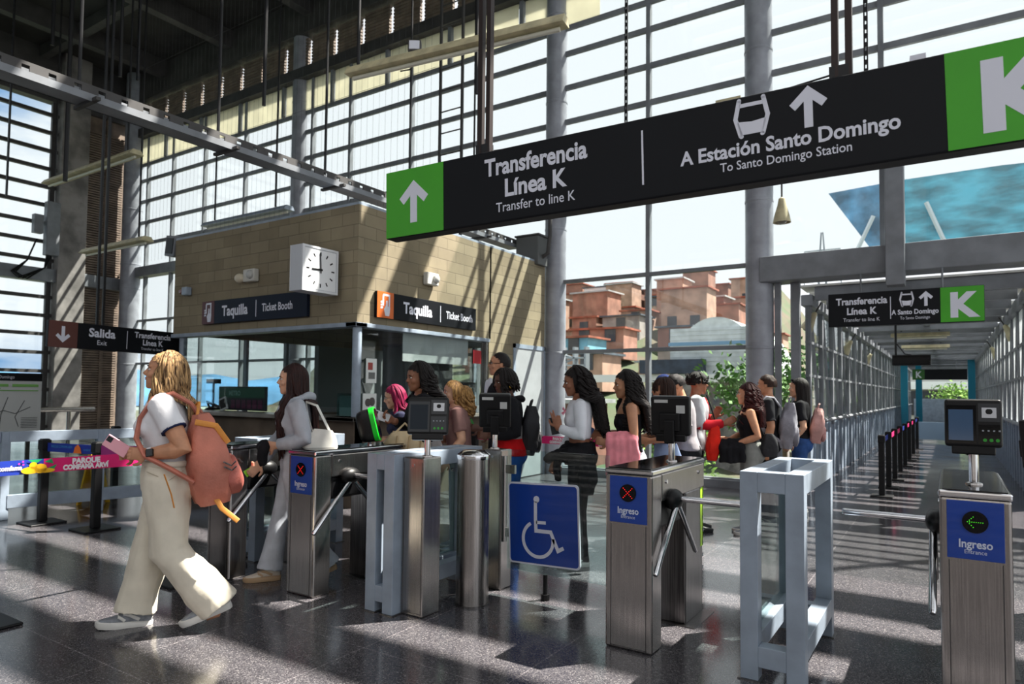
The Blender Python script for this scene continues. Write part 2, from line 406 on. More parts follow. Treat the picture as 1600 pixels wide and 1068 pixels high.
def build_corridor():
    x0, x1, y0, y1 = -1.75, .95, 10.75, 43
    for side, X, s in (('left', x0, -1), ('right', x1, 1)):
        pan = MB().box(min(X, X + s * .05), max(X, X + s * .05), y0, y1, 0, .98)
        y = y0
        while y < y1:
            a = X - s * .03; pan.box(min(a, X), max(a, X), y, y + .05, 0, .96); y += .5
        w = struct('wall_%s' % ('corridor_left' if s < 0 else 'corridor_right'), pan, M_GREYP)
        MB().tube([(X - s * .06, y0, 1.0), (X - s * .06, y1, 1.0)], .03, 8).build('rail', M_BEAM, w)
        fr = MB(); y = y0 + .05; k = 0
        while y < y1:
            fr.box(X - .035, X + .035, y, y + .12, .9, 2.78)
            a, b = Vector((X, y + .2, 2.72)), Vector((X, y + .95, .95))
            fr.tube([a, b], .032, 4)
            y += 1.16; k += 1
        for z in (1.7, 2.2): fr.box(X - .03, X + .03, y0, y1, z - .02, z + .02)
        f = struct('window_%d' % (6 if s < 0 else 7), fr, M_BEAM)
        if s < 0: MB().box(X - .006, X + .006, y0, y1, .95, 2.75).build('pane', M_GLASSW, f)
        else: MB().box(X - .006, X + .006, y0, y1, .95, 2.75).build('pane', translucent('frosted_pane', (235, 238, 240), .75), f)
        struct('beam', MB().box(X - .08, X + .08, y0 - .03, y1, 2.74, 2.9), M_BEAM, bevel=.01)
    rf = MB(); y = y0
    while y < y1:
        rf.box(x0 - .1, x1 + .1, y, y + .44 + .2 * math.sin(y * 3.1), 3.02, 3.05); y += .84
    r = struct('roof', rf, mat('roof_sheet', (190, 190, 186), .6, 0, .1, 2))
    pu = MB(); y = y0
    while y < y1:
        pu.box(x0 + .1, x1 - .1, y + .03, y + .15, 2.82, 3.015); y += 1.16
    pu.box(-.42, -.30, y0 + .16, y1, 2.88, 3.01)
    pu.build('purlin', M_BEAM, r)
    struct('trim_4', MB().box(-.67, -.45, YF - .42, YF - .16, 2.85, 4.7), M_BEAM, bevel=.012)
    # the corridor's first frame, beside the round column
    struct('trim_5', MB().box(-2.13, -2.05, YF - .05, YF + .05, 0, 3.05).box(-1.92, -1.8, YF + .02, YF + .14, 0, 3.05), M_BEAM)
    # far end
    struct('wall_end', MB().box(-1.6, .8, 43.2, 43.4, 0, 1.3).box(-1.75, .95, 43.2, 43.4, 2.5, 3.4), M_GREYP)
    for x, y in ((-1.42, 30), (-1.05, 33.5), (.76, 31.5)):
        o = MB().box(x - .12, x + .12, y - .1, y + .1, 0, 2.9).build('square_post', mat('teal_paint', (14, 128, 158), .4), None, bevel=.01)
        tag(o, {-1.42: 'nearer teal square post on the pedestrian corridor\'s far left', -1.05: 'farther teal square post deep in the corridor, behind the first', .76: 'teal square post against the corridor\'s right-hand wall, far end'}[x], 'post')
    # low panel across the far end
    t = thing('barrier_panel', 'low pale blue panel barrier across the corridor\'s far end', 'barrier', (-.45, 24.6, 0))
    MB().box(-.5, .72, -.02, .02, .08, .62).build('panel', mat('pale_blue_panel', (150, 176, 202), .4), t)
    lg = MB().box(-.46, -.42, -.15, .15, 0, .1); lg.build('foot', M_BEAM, t); MB().box(.6, .64, -.15, .15, 0, .1).build('foot', M_BEAM, t)
build_corridor()

def cone_lamp(loc, label, tilt=0, s=1.0, cat='lamp', stem=.16, group=None):
    t = thing('cone_lamp', label, cat, loc, 0, group)
    t.rotation_euler = (0, tilt, 0)
    MB().lathe([(.01, 0), (.035 * s, -.02 * s), (.05 * s, -.10 * s), (.085 * s, -.22 * s), (.10 * s, -.30 * s), (.094 * s, -.30 * s), (.04 * s, -.10 * s)], 20).build('shade', M_CREAM, t, smooth=True)
    MB().ell((0, 0, -.27 * s), (.06 * s, .06 * s, .05 * s)).build('bulb', mat('dull_lens', (120, 116, 104), .3), t, smooth=True)
    MB().cyl((0, 0, -.01), (0, 0, stem), .012, 8).build('stem', M_DARKB, t)
    return t
def fixture(loc, L, label, rods=(), ztop=10.2, m=None, w=.12, rotz=0):
    t = thing('strip_light', label, 'light', loc, rotz)
    MB().prism([(-w, 0), (-w * .55, .07), (w * .55, .07), (w, 0), (w, -.015), (-w, -.015)], 0, L, Matrix.Rotation(PI / 2, 4, 'Z') @ Matrix.Rotation(PI / 2, 4, 'X')).build('housing', m or M_CREAM, t, bevel=.004)
    MB().cyl((.06, 0, -.045), (L - .06, 0, -.045), .022, 10).build('tube', mat('unlit_tube', (208, 206, 190), .3), t, smooth=True)
    for x in rods: MB().cyl((x, 0, .1), (x, 0, ztop - loc[2]), .018, 8).build('hanger_rod', M_BLACKM, t)
    return t
def build_hanging():
    cone_lamp((-1.91, 9.8, 4.16), 'yellow-brown bell lamp hanging under the big dark sign, beside the round column', stem=.55, s=1.2)
    for i, (x, y, z, tl, lb) in enumerate([
        (-1.66, 10.95, 2.66, .5, 'yellow cone lamp nearest the corridor mouth, on the left wall'),
        (-1.66, 15.4, 2.55, .5, 'second yellow cone lamp along the corridor\'s left wall'),
        (-1.66, 19.6, 2.5, .5, 'third yellow cone lamp along the corridor\'s left wall'),
        (.86, 11.3, 2.95, -.5, 'yellow cone lamp nearest the corridor mouth, on the right wall'),
        (.86, 15.0, 2.72, -.5, 'second yellow cone lamp along the corridor\'s right wall'),
        (.86, 19.5, 2.6, -.5, 'third yellow cone lamp along the corridor\'s right wall')]):
        cone_lamp((x, y, z), lb, tl, 1.0, group='cone lamps of the corridor')
    fixture((-5.29, 4.91, 4.74), 2.46, 'long cream strip light hung high above the ticket booth, left end over the dark rods', (.12, 1.62), w=.08, rotz=.13)
    fixture((-14.9, 6, 5.42), 3.3, 'cream strip light hanging before the tall louvred window, the upper of two', (.3, 3.0))
    fixture((-14.4, 6.5, 4.08), 2.3, 'short cream strip light hanging below the longer one near the concrete pier', (2.0,))
    fixture((-12.7, 8, 4.72), 2.6, 'grey strip light seen just over the ticket booth roof', (.3, 2.2), m=M_GREYP)
    for x, y, L, lb in ((-1.1, 13.3, 1.1, 'first strip light under the corridor roof'), (-1.05, 17, 1.1, 'second strip light under the corridor roof'), (-1.05, 21, 1.1, 'third strip light under the corridor roof')):
        fixture((x, y, 2.72), L, lb, (.2, .9), 2.84, w=.07)
    # cable tray
    t = thing('cable_tray', 'long grey cable tray with perforated rim crossing high over the ticket booth', 'cable tray', (-6.5, 0, 3.98))
    MB().box(-.15, .13, -2, 10.1, 0, .02).box(-.15, -.135, -2, 10.1, 0, .17).box(.13, .145, -2, 10.1, -.03, .035).build('tray', M_BEAM, t)
    pr = MB(); y = -2.0
    pr.box(.115, .13, -2, 10.1, 0, .04).box(.115, .13, -2, 10.1, .09, .12)
    while y < 10.1: pr.box(.115, .13, y, y + .14, .04, .09); y += .2
    pr.build('perforated_side', M_DARKB, t)
    cb = MB()
    for k in range(4): cb.tube([(-.1 + k * .05 + .01 * math.sin(i * 1.3 + k), -2 + i * 1.1, .05) for i in range(12)], .014, 6)
    cb.build('cable', M_BLACKM, t, smooth=True)
    for y in (1.2, 2.9, 4.3, 5.8, 7.4, 9.0):
        MB().box(-.2, .22, y - .02, y + .02, -.03, 0).build('bracket', M_DARKB, t)
        MB().cyl((-.15, y, 0), (-.15, y, 6.3), .016, 8).build('hanger_rod', M_BLACKM, t)
    # free-hanging rods
    def rod(x, y, z, r, lb, z1=10.2, perf=False):
        mb = MB()
        if perf:
            mb.box(-.022, -.008, -.012, .012, z, z1).box(.008, .022, -.012, .012, z, z1); k = z
            while k < z1: mb.box(-.01, .01, -.012, .012, k, k + .05); k += .1
        else: mb.cyl((0, 0, z), (0, 0, z1), r, 8)
        o = mb.build('hanging_rod', M_BLACKM, None, loc=(x, y, 0)); tag(o, lb, 'rod', 'rods hanging from the ceiling')
    rod(-11.81, 5, 4.7, .035, 'thick dark rod ending left of the booth, before the concrete pier')
    rod(-12.45, 5, 7.1, .03, 'short dark rod ending above the cable tray, farthest left')
    rod(-10.21, 5, 6.0, .025, 'dark rod ending above the tray, in front of the dark corner')
    rod(-9.72, 5, 5.83, .025, 'perforated dark channel hanging just above the cable tray', perf=True)
    rod(-6.83, 5, 4.8, .022, 'short capped rod hanging clear over the booth front wall')
    rod(-14.01, 5, 4.8, .025, 'perforated channel hanging before the left-hand louvred window', perf=True)
    rod(-5.0, 6.8, 5.2, .022, 'thin rod hanging behind the long strip light')
    rod(-3.9, 9.0, 4.9, .028, 'perforated channel hanging right of the booth\'s round column', perf=True)
    rod(-.72, 8.3, 4.3, .028, 'perforated channel hanging behind the big sign\'s right hangers', perf=True)
    # ladder
    t = thing('ladder', 'dark wall ladder of thin rungs rising before the tall window over the booth', 'ladder', (-7.16, 9, 0))
    for x in (-.24, .24): MB().box(x - .02, x + .02, -.02, .02, 3.7, 10.5).build('rail', M_DARKB, t)
    for k in range(17): MB().cyl((-.24, 0, 4.0 + k * .38), (.24, 0, 4.0 + k * .38), .012, 8).build('rung', M_DARKB, t)
    # floodlight on a bracket by the ladder
    t = thing('floodlight', 'small floodlight with dangling cable near the long strip light', 'light', (-4.72, 5.3, 5.06), .6)
    MB().box(-.07, .07, -.04, .04, -.05, .07).build('housing', M_DARKB, t, bevel=.01); MB().box(-.055, .055, -.046, -.038, -.035, .055).build('lens', M_WHITE, t)
    MB().tube([(0, 0, -.05), (.02, 0, -.16), (-.05, 0, -.24), (-.15, 0, -.26)], .008, 6).build('cable', M_BLACKM, t, smooth=True)
    # fine safety net under the ceiling
    nt = MB()
    for k in range(62):
        x = -12.6 + k * .115; nt.tube([(x, 6.6, 3.72), (x + .01, 6.6, 10.2)], .0015, 3)
    for z in (5.6, 7.4, 9.2): nt.tube([(-12.6, 6.6, z), (-5.5, 6.6, z)], .0022, 3)
    o = nt.build('safety_net', mat('net_wire', (70, 70, 72), .6), None); tag(o, 'fine dark wire net hanging over the ticket booth', 'net', kind='stuff')
build_hanging()
# ---------------------------------------------------------------- ticket booth
def build_booth():
    bx, by, lx, ey = -5.92, 5.7, -9.81, 10.15
    t = thing('ticket_booth', 'ticket booth of beige blocks with a glazed counter, built before the tall window', 'ticket booth')
    mx_, my_ = block_mat('blocks_facing_front', 0), block_mat('blocks_facing_side', 1)
    z0, z1 = 2.22, 3.65
    MB().box(lx, bx - .002, by, by + .15, z0, z1).build('block_wall', mx_, t)
    MB().box(bx - .15, bx, by + .001, 8.5, z0, z1).box(bx - .15, bx, 8.46, ey, z0, z1).box(bx - .15, bx, 8.46, 9.17, 0, z0).box(bx - .15, bx, 9.17, ey, 2.16, z0).build('block_wall', my_, t)
    MB().box(lx, lx + .15, by + .15, ey, z0, z1).build('block_wall', my_, t)
    MB().box(lx, bx - .15, ey - .15, ey, z0, z1).build('block_wall', mx_, t)
    MB().box(lx + .05, bx - .05, by + .05, ey - .05, z1 - .12, z1 - .05).build('roof', M_CONC, t)
    tr = MB().box(lx, bx, by, by + .15, z1, z1 + .03).box(bx - .15, bx, by + .15, ey, z1, z1 + .03); tr.build('roof_edge', M_GREYP, t)
    MB().box(lx - .01, bx + .02, by - .03, by + .16, z0 - .05, z0 + .004).box(bx - .16, bx + .02, by - .03, 8.46, z0 - .05, z0 + .004).build('lintel', M_GREYP, t, bevel=.006)
    MB().box(lx, bx - .05, by + .03, by + .18, 0, 1.04).box(bx - .2, bx - .05, by + .05, 8.46, 0, 1.04).build('base_wall', mat('booth_base', (96, 84, 72), .8, 0, .15, 3), t)
    MB().box(lx + .05, lx + .2, by + .2, ey, 0, 1.0).box(lx, bx - .2, ey - .15, ey, 0, 1.0).build('base_wall', mat('booth_base', (96, 84, 72)), t)
    MB().box(lx - .03, bx + .12, by - .14, by + .4, 1.04, 1.09).box(bx - .35, bx + .12, by - .14, 8.46, 1.04, 1.09).build('counter', mat('counter_top', (120, 118, 112), .35, 0, .1, 5), t, bevel=.008)
    for x in (lx + .16, bx - .06):
        MB().cyl((x, by + .07, 1.09), (x, by + .07, z0), .055, 20).build('corner_post', M_GREYP, t, smooth=True)
    MB().box(bx - .09, bx - .01, 8.4, 8.47, 1.09, z0).build('window_jamb', M_STEEL, t)
    for a, b in ((lx + .22, -8.55), (-8.54, -7.28), (-7.27, bx - .12)):
        MB().box(a, b, by + .04, by + .05, 1.2, z0).build('glass_pane', M_GLASSB, t)
    for a, b in ((by + .14, 6.58), (6.59, 7.5), (7.51, 8.4)):
        MB().box(bx - .06, bx - .05, a, b, 1.2, z0).build('glass_pane', M_GLASSB, t)
    MB().box(lx + .05, lx + .06, by + .15, 8.4, 1.0, z0).build('glass_pane', M_GLASSW, t)
    MB().box(lx + .4, bx - .2, ey - .08, ey - .07, 1.0, z0).build('glass_pane', M_GLASSW, t)
    MB().box(lx + .01, lx + .12, 8.4, ey, 0, z0).build('side_panel', mat('booth_panel', (128, 134, 136), .6), t)
    fr = MB()
    for y in (6.9, 7.7): fr.box(lx + .02, lx + .1, y, y + .05, 1.0, z0)
    for x in (-8.6, -7.4): fr.box(x, x + .05, ey - .12, ey - .04, 1.0, z0)
    fr.build('mullion', M_GREYP, t)
    d = MB().box(bx - .06, bx + .01, 9.2, 10.12, .01, 2.13).build('door', mat('door_grey', (168, 172, 176), .5, 0, .05, 3), t, bevel=.006)
    MB().cyl((bx + .01, 9.28, 1.0), (bx + .05, 9.28, 1.0), .02, 12).tube([(bx + .05, 9.28, 1.0), (bx + .05, 9.4, 1.0)], .01, 8).build('door_handle', M_CHROME, d)
    MB().box(bx - .1, bx + .02, 9.14, 9.2, 0, 2.2).box(bx - .1, bx + .02, 10.12, 10.15, 0, 2.2).box(bx - .1, bx + .02, 9.14, 10.15, 2.13, 2.2).build('door_frame', M_GREYP, t)
    MB().box(bx - .10, bx - .095, 6.62, 8.05, 1.80, 2.2).cyl((bx - .11, 6.6, 2.19), (bx - .11, 8.08, 2.19), .02, 12).build('roller_blind', translucent('blind_fabric', (240, 244, 242), .12), t)
    # inside: dividing cupboards and a back shelf
    cb = thing('cupboard', 'tall dark cupboard inside the booth, behind the corner glass', 'cupboard', (-7.05, 8.2, 0))
    MB().box(-.55, .4, -.3, .3, 0, 2.15).build('body', mat('cupboard_dark', (52, 58, 62), .6), cb, bevel=.01)
    for x in (-.53, -.05): MB().box(x, x + .45, -.33, -.3, .1, 2.1).build('door', mat('cupboard_front', (74, 82, 86), .5), cb, bevel=.005)
    mo = thing('monitor', 'wide green-topped monitor on the booth counter facing the clerk', 'monitor', (-8.93, 6.3, 1.09))
    MB().box(-.57, .57, -.02, .02, .0, .36).build('screen', mat('monitor_dark', (34, 40, 46), .3), mo, bevel=.008)
    MB().box(-.55, .55, -.024, -.02, .19, .34).build('green_band', mat('monitor_green', (22, 92, 66), .4), mo)
    g = MB(); text(g, 'METRO', .1, plane_m((-.16, -.0245, .225), (1, 0, 0), (0, 0, 1)), bold=.004); g.build('lettering', mat('pale_green', (120, 170, 160), .5), mo)
    mp_ = MB()
    for k in range(6): mp_.box(-.25 + k * .13, -.15 + k * .13, -.024, -.02, .03, .16)
    mp_.build('tile', mat('monitor_magenta', (96, 42, 74), .4), mo)
    mi = thing('display_stand', 'black pole display with a small crossbar on the booth counter', 'display', (-9.44, 6.15, 1.09))
    MB().cyl((0, 0, .0), (0, 0, .42), .018, 10).build('pole', M_BLACK, mi); MB().box(-.15, .15, -.03, .03, .40, .47).build('display_bar', M_BLACK, mi, bevel=.008)
    MB().lathe([(.12, 0), (.1, .03), (.02, .05)], 20).build('base', M_BLACK, mi); MB().tube([(-.05, -.02, .02), (-.12, -.02, .12), (.1, -.02, .07), (.25, -.02, .03)], .022, 8).build('handset', M_BLACK, mi, smooth=True)
    kb = thing('card_reader', 'tilted white and black card terminal on the booth counter beside the monitor', 'terminal', (-8.92, 6.0, 1.09))
    MB().box(-.08, .08, -.015, .015, .01, .2, Matrix.Rotation(-.3, 4, 'Y')).build('body', mat('terminal_white', (200, 206, 208), .4), kb, bevel=.008)
    MB().box(-.06, .07, -.02, -.015, .04, .17, Matrix.Rotation(-.3, 4, 'Y')).build('keypad', M_BLACK, kb)
    ac = thing('leaflet_holder', 'clear acrylic leaflet holder standing on the booth counter near the corner post', 'holder', (-6.22, 5.86, 1.09))
    MB().box(-.14, .14, -.04, -.035, 0, .28).box(-.14, .14, .035, .04, 0, .2).box(-.14, -.135, -.04, .04, 0, .2).box(.135, .14, -.04, .04, 0, .2).build('sleeve', glass('acrylic', (214, 230, 230), 2), ac)
    MB().box(-.12, .12, -.02, -.01, 0, .25).build('leaflet', mat('leaflet', (206, 214, 214), .6), ac)
    st = MB().box(-.004, .004, -.09, .09, 0, .3).build('notice', mat('paper', (228, 232, 228), .7), None); st.location = (-5.955, 5.99, 1.5)
    tag(st, 'small white notice with red picture stuck high on the booth glass', 'notice')
    MB().box(.004, .006, -.06, .02, .16, .25).build('red_picture', mat('notice_red', (160, 70, 64), .6), st); MB().box(.004, .006, -.05, .06, .05, .13).build('print', mat('notice_grey', (110, 112, 110), .6), st)
    st = MB().box(-.004, .004, -.115, .115, 0, .27).build('notice', mat('paper', (228, 232, 228), .7), None); st.location = (-5.955, 5.97, 1.1)
    tag(st, 'white notice with a round dark picture and green foot, low on the booth glass', 'notice')
    MB().ell((.005, -.03, .16), (.002, .05, .05)).ell((.005, .04, .17), (.002, .05, .055)).build('picture', mat('notice_dark', (84, 76, 74), .6), st)
    MB().box(.004, .006, -.1, .1, .02, .06).build('green_foot', mat('notice_green', (90, 190, 90), .6), st)
    st = MB().box(-.004, .004, -.1, .1, 0, .2).build('notice', mat('notice_red2', (170, 30, 40), .6), None); st.location = (-5.955, 8.2, 1.83)
    tag(st, 'small red sticker at the end of the booth\'s side window', 'sticker')
    mi = thing('display_stand', 'black pole stand behind the booth\'s side window', 'display', (-6.2, 8.3, 1.09))
    MB().cyl((0, 0, 0), (0, 0, .4), .016, 10).build('pole', M_BLACK, mi); MB().box(-.03, .03, -.16, .16, .38, .46).build('display_bar', M_BLACK, mi, bevel=.008)
    MB().lathe([(.1, 0), (.09, .02), (.02, .03)], 16).build('base', M_BLACK, mi)

    # the two booth signs
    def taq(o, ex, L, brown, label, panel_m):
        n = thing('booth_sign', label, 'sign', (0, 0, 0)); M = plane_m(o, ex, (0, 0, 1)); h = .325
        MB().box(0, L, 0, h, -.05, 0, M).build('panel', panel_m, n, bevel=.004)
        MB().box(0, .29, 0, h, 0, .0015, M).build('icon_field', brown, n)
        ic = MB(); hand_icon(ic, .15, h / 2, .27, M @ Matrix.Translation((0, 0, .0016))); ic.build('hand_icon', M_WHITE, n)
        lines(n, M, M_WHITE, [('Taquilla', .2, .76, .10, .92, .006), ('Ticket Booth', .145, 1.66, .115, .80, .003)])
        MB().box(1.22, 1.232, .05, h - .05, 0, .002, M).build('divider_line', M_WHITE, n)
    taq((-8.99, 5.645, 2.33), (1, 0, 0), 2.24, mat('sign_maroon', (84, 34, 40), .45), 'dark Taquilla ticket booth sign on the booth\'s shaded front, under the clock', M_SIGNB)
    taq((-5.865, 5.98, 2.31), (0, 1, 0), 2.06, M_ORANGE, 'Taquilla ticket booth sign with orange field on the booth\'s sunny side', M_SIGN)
    # clock at right angles to the front
    c = thing('clock', 'square white two-faced clock on brackets at the booth corner, reading nine', 'clock', (-6.3, 5.37, 2.82))
    MB().box(-.1, .1, -.27, .27, -.27, .27).build('case', mat('clock_case', (196, 200, 206), .4), c, bevel=.012)
    for sgn in (1, -1):
        M = plane_m((sgn * .1, 0, 0), (0, sgn, 0), (0, 0, 1))
        f = MB().box(-.235, .235, -.235, .235, .001, .006, M).build('face', mat('clock_face', (236, 238, 240), .4), c)
        rim = MB()
        rim.stroke([(-.255, -.255), (.255, -.255), (.255, .255), (-.255, .255)], .025, 0, .012, M, True); rim.build('rim', mat('clock_rim', (226, 228, 232), .4), c)
        tk = MB()
        for k in range(12):
            a = k * PI / 6; tk.stroke([(.165 * math.sin(a), .165 * math.cos(a)), (.21 * math.sin(a), .21 * math.cos(a))], .016, .006, .008, M)
        tk.build('hour_marks', M_BLACK, f)
        MB().stroke([(.03, .002), (-.13, -.004)], .022, .009, .011, M).build('hour_hand', M_BLACK, c)
        MB().stroke([(.002, -.04), (-.012, .2)], .016, .0115, .0135, M).disc((0, 0), .018, .0115, .015, M).build('minute_hand', M_BLACK, c)
    for z in (-.2, .2): MB().box(-.03, .03, .27, .34, z - .03, z + .03).build('bracket', M_GREYP, c, bevel=.004)
    # emergency lights and siren
    def emerg(o, rz, label, two):
        e = thing('emergency_light', label, 'light', o, rz)
        MB().box(-.12, .12, -.08, 0, -.08, .09).build('housing', mat('off_white_plastic', (206, 204, 196), .45), e, bevel=.012)
        MB().lathe([(.06, 0), (.055, .03), (.03, .05)], 20, Matrix.Translation((.05, -.08, .01)) @ Matrix.Rotation(PI / 2, 4, 'X')).build('lens', mat('lamp_lens', (190, 190, 186), .15), e, smooth=True)
        if two: MB().ell((-.2, -.07, -.02), (.085, .06, .065)).cyl((-.2, -.05, -.02), (-.08, -.04, -.02), .02, 8).build('lamp_head', mat('lamp_cream', (218, 208, 184), .4), e, smooth=True)
    emerg((-7.9, 5.69, 2.94), 0, 'white emergency light with a round lamp head on the booth\'s shaded front', True)
    emerg((-5.91, 7.0, 2.92), PI / 2, 'white emergency light above the orange Taquilla sign', False)
    s = thing('siren', 'small red siren beacon near the booth\'s far end of the shaded front', 'siren', (-9.4, 5.69, 2.84))
    MB().box(-.06, .06, -.09, 0, -.06, .06).build('housing', M_GREYP, s, bevel=.01); MB().lathe([(.035, 0), (.035, .08), (.02, .1)], 16, Matrix.Translation((-.06, -.05, 0)) @ Matrix.Rotation(-PI / 2, 4, 'Y')).build('red_lens', mat('red_lens', (120, 22, 20), .3), s, smooth=True)
    sp = thing('loudspeaker', 'grey box loudspeaker on the booth\'s upper far corner', 'loudspeaker', (-10.02, 5.85, 3.6))
    MB().box(-.14, .12, -.12, .12, -.16, .16, Matrix.Rotation(.15, 4, 'Y')).build('cabinet', M_BEAM, sp, bevel=.012); MB().box(-.1, .08, -.13, -.118, -.12, .12, Matrix.Rotation(.15, 4, 'Y')).build('grille', M_BLACKM, sp)
    MB().box(.1, .22, -.03, .03, -.03, .03).build('bracket', M_BEAM, sp)
    b = thing('service_box', 'dark grey service box on the booth roof beside the round column', 'box', (-6.05, 9.95, 3.6))
    MB().box(-.25, .2, -.16, .16, .0, .5).build('cabinet', mat('service_grey', (88, 90, 90), .6), b, bevel=.01); MB().box(-.27, .22, -.18, .18, .5, .53).build('lid', M_DARKB, b)
    MB().tube([(.2, 0, .15), (.3, 0, .2), (.34, 0, .5), (.34, 0, 1.2)], .035, 10).build('conduit', M_DARKB, b, smooth=True)
build_booth()

# ---------------------------------------------------------------- hanging signs
def line_sign(origin, ex, h, a, b, L, label, dpt=.09, k=1.0):
    n = thing('hanging_sign', label, 'sign', (0, 0, 0)); M = plane_m(origin, ex, (0, 0, 1)) @ Matrix.Scale(k, 4)
    MB().box(0, L, -h / 2, h / 2, -dpt, 0, M).build('panel', M_SIGN, n, bevel=.008, segs=3)
    if a:
        g = MB().box(.004, a, -h / 2 + .004, h / 2 - .004, 0, .002, M).build('arrow_field', M_GREEN, n)
        ar = MB(); arrow(ar, a * .5, 0, h * .62, M @ Matrix.Translation((0, 0, .0021))); ar.build('arrow', M_WHITE, g)
    kf = MB().box(b, L - .004, -h / 2 + .004, h / 2 - .004, 0, .002, M).build('line_field', M_GREEN, n)
    tk = MB(); text(tk, 'K', h * .92, M @ Matrix.Translation((0, 0, .0022)), (b + L) / 2, -h * .33, sx=1.0, bold=h * .045); tk.build('lettering', M_WHITE, kf)
    return n, M
def build_signs():
    yw, rl = .0771, .02336
    ex = (math.cos(yw) * math.cos(rl), math.sin(yw) * math.cos(rl), math.sin(rl))
    n, M = line_sign((-2.5064, 2.6074, 2.3862), ex, .36, .37, 2.5225, 2.93, 'big dark hanging sign Transferencia Línea K with a green arrow and green K')
    lines(n, M, M_WHITE, [('Transferencia', .118, .885, .055, .83, .0035), ('Línea K', .118, .885, -.058, .9, .0035), ('Transfer to line K', .066, .885, -.131, .87, .0004),
                          ('A Estación Santo Domingo', .082, 1.98, -.062, .90, .0022), ('To Santo Domingo Station', .052, 1.98, -.117, .86, .0004)])
    MB().box(1.408, 1.416, -.115, .125, 0, .0018, M).build('divider_line', M_WHITE, n)
    ic = MB(); cable_car(ic, 1.865, .085, .155, M); ic.build('cable_car_icon', M_WHITE, n)
    ic = MB(); arrow(ic, 2.075, .085, .165, M); ic.build('arrow', M_WHITE, n)
    for u in (.585, 2.19):
        for du in (-.024, .024):
            p = M @ Vector((u + du, .0, -.045))
            MB().box(p.x - .012, p.x + .012, p.y - .015, p.y + .015, p.z + .1, 10.55).build('hanger_bar', mat('hanger_brown', (44, 32, 30), .5, .3), n)
        MB().box(u - .04, u + .04, .17, .235, -.07, -.03, M).build('hanger_plate', M_BLACKM, n)
    w = MB(); w.tube([M @ Vector((.6, .2, -.05)), M @ Vector((1.0, .205, -.12)), M @ Vector((1.75, .19, -.1)), M @ Vector((2.15, .21, -.05))], .004, 5)
    w.build('cable', M_BLACKM, n)
    MB().ell(tuple(M @ Vector((1.08, .205, -.12))), (.02, .02, .016)).build('cable_clamp', M_STEEL, n)
    MB().box(1.72, 1.82, .183, .2, -.09, -.03, M).build('bracket', M_CREAM, n); MB().box(2.42, 2.47, .185, .21, -.08, -.03, M).build('junction_box', M_WHITE, n)
    # corridor sign
    n, M = line_sign((-1.37, 10.08, 2.567), (1, 0, 0), .40, 0, 1.16, 1.57, 'smaller hanging sign Transferencia Línea K at the corridor mouth', k=1.122)
    lines(n, M, M_WHITE, [('Transferencia', .115, .36, .06, .86, .0035), ('Línea K', .115, .36, -.06, .9, .0035), ('Transfer to line K', .062, .36, -.145, .87, 0), ('A Santo Domingo', .078, .91, -.085, .82, .002), ('To Santo Domingo', .048, .91, -.145, .8, 0)])
    MB().box(.662, .67, -.13, .13, 0, .0018, M).build('divider_line', M_WHITE, n)
    ic = MB(); cable_car(ic, .83, .085, .165, M); ic.build('cable_car_icon', M_WHITE, n)
    ic = MB(); arrow(ic, 1.02, .085, .17, M); ic.build('arrow', M_WHITE, n)
    for x in (.35, 1.18): MB().cyl(tuple(M @ Vector((x, .2, -.075))), tuple(M @ Vector((x, .52, -.075))), .012, 8).build('hanger_bar', M_BEAM, n)
    # far corridor sign
    t = thing('hanging_sign', 'far dark hanging sign with a dim green K, deep in the corridor', 'sign', (-1.15, 30, 2.25))
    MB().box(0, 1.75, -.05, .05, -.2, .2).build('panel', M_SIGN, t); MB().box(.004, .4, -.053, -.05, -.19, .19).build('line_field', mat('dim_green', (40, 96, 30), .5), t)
    g = MB(); text(g, 'K', .34, plane_m((.2, -.054, 0), (1, 0, 0), (0, 0, 1)), 0, -.12, bold=.01); g.build('lettering', M_WHITE, t)
    for x in (.3, 1.4): MB().cyl((x, 0, .2), (x, 0, .62), .012, 6).build('hanger_bar', M_BEAM, t)
    # Salida sign
    t = thing('hanging_sign', 'dark Salida exit sign with a brown arrow field, hanging left of the booth', 'sign', (0, 0, 0)); h = .355
    M = plane_m((-10, 4.1, 2.125), (0, 1, -.02), (0, 0, 1)); L = 1.95
    MB().box(0, L, -h / 2, h / 2, -.07, 0, M).build('panel', M_SIGN, t, bevel=.006)
    f = MB().box(.004, .36, -h / 2, h / 2, 0, .002, M).build('arrow_field', M_BROWN, t)
    a = MB(); arrow(a, .18, 0, .22, M @ Matrix.Translation((0, 0, .0021)), PI); a.build('arrow', M_WHITE, f)
    lines(t, M, M_WHITE, [('Salida', .165, .68, .005, .95, .005), ('Exit', .095, .68, -.105, .9, 0), ('Transferencia', .115, 1.4, .05, .86, .003), ('Línea K', .115, 1.4, -.055, .86, .003), ('Transfer to line K', .055, 1.4, -.125, .86, 0)])
    MB().box(1.02, 1.028, -.13, .13, 0, .0018, M).build('divider_line', M_WHITE, t)
    for y in (.62, .7): MB().box(-10.05, -10.02, 4.1 + y - .015, 4.1 + y + .015, 2.28, 10.2).build('hanger_bar', M_BLACKM, t)
    # hanging screen in the corridor
    t = thing('hanging_screen', 'black screen hung from the corridor roof beyond the small sign', 'screen', (-.55, 14, 2.05))
    MB().box(-.3, .3, -.05, .05, -.09, .1).build('case', M_BLACK, t, bevel=.01); MB().box(-.28, .28, -.053, -.05, -.07, .08).build('display', M_BLACKG, t)
    MB().cyl((-.24, 0, .1), (-.24, 0, .8), .02, 8).build('pole', M_BLACKM, t); MB().tube([(-.22, 0, .3), (-.1, 0, .12), (.0, 0, .1)], .01, 6).build('cable', M_BLACKM, t)
build_signs()
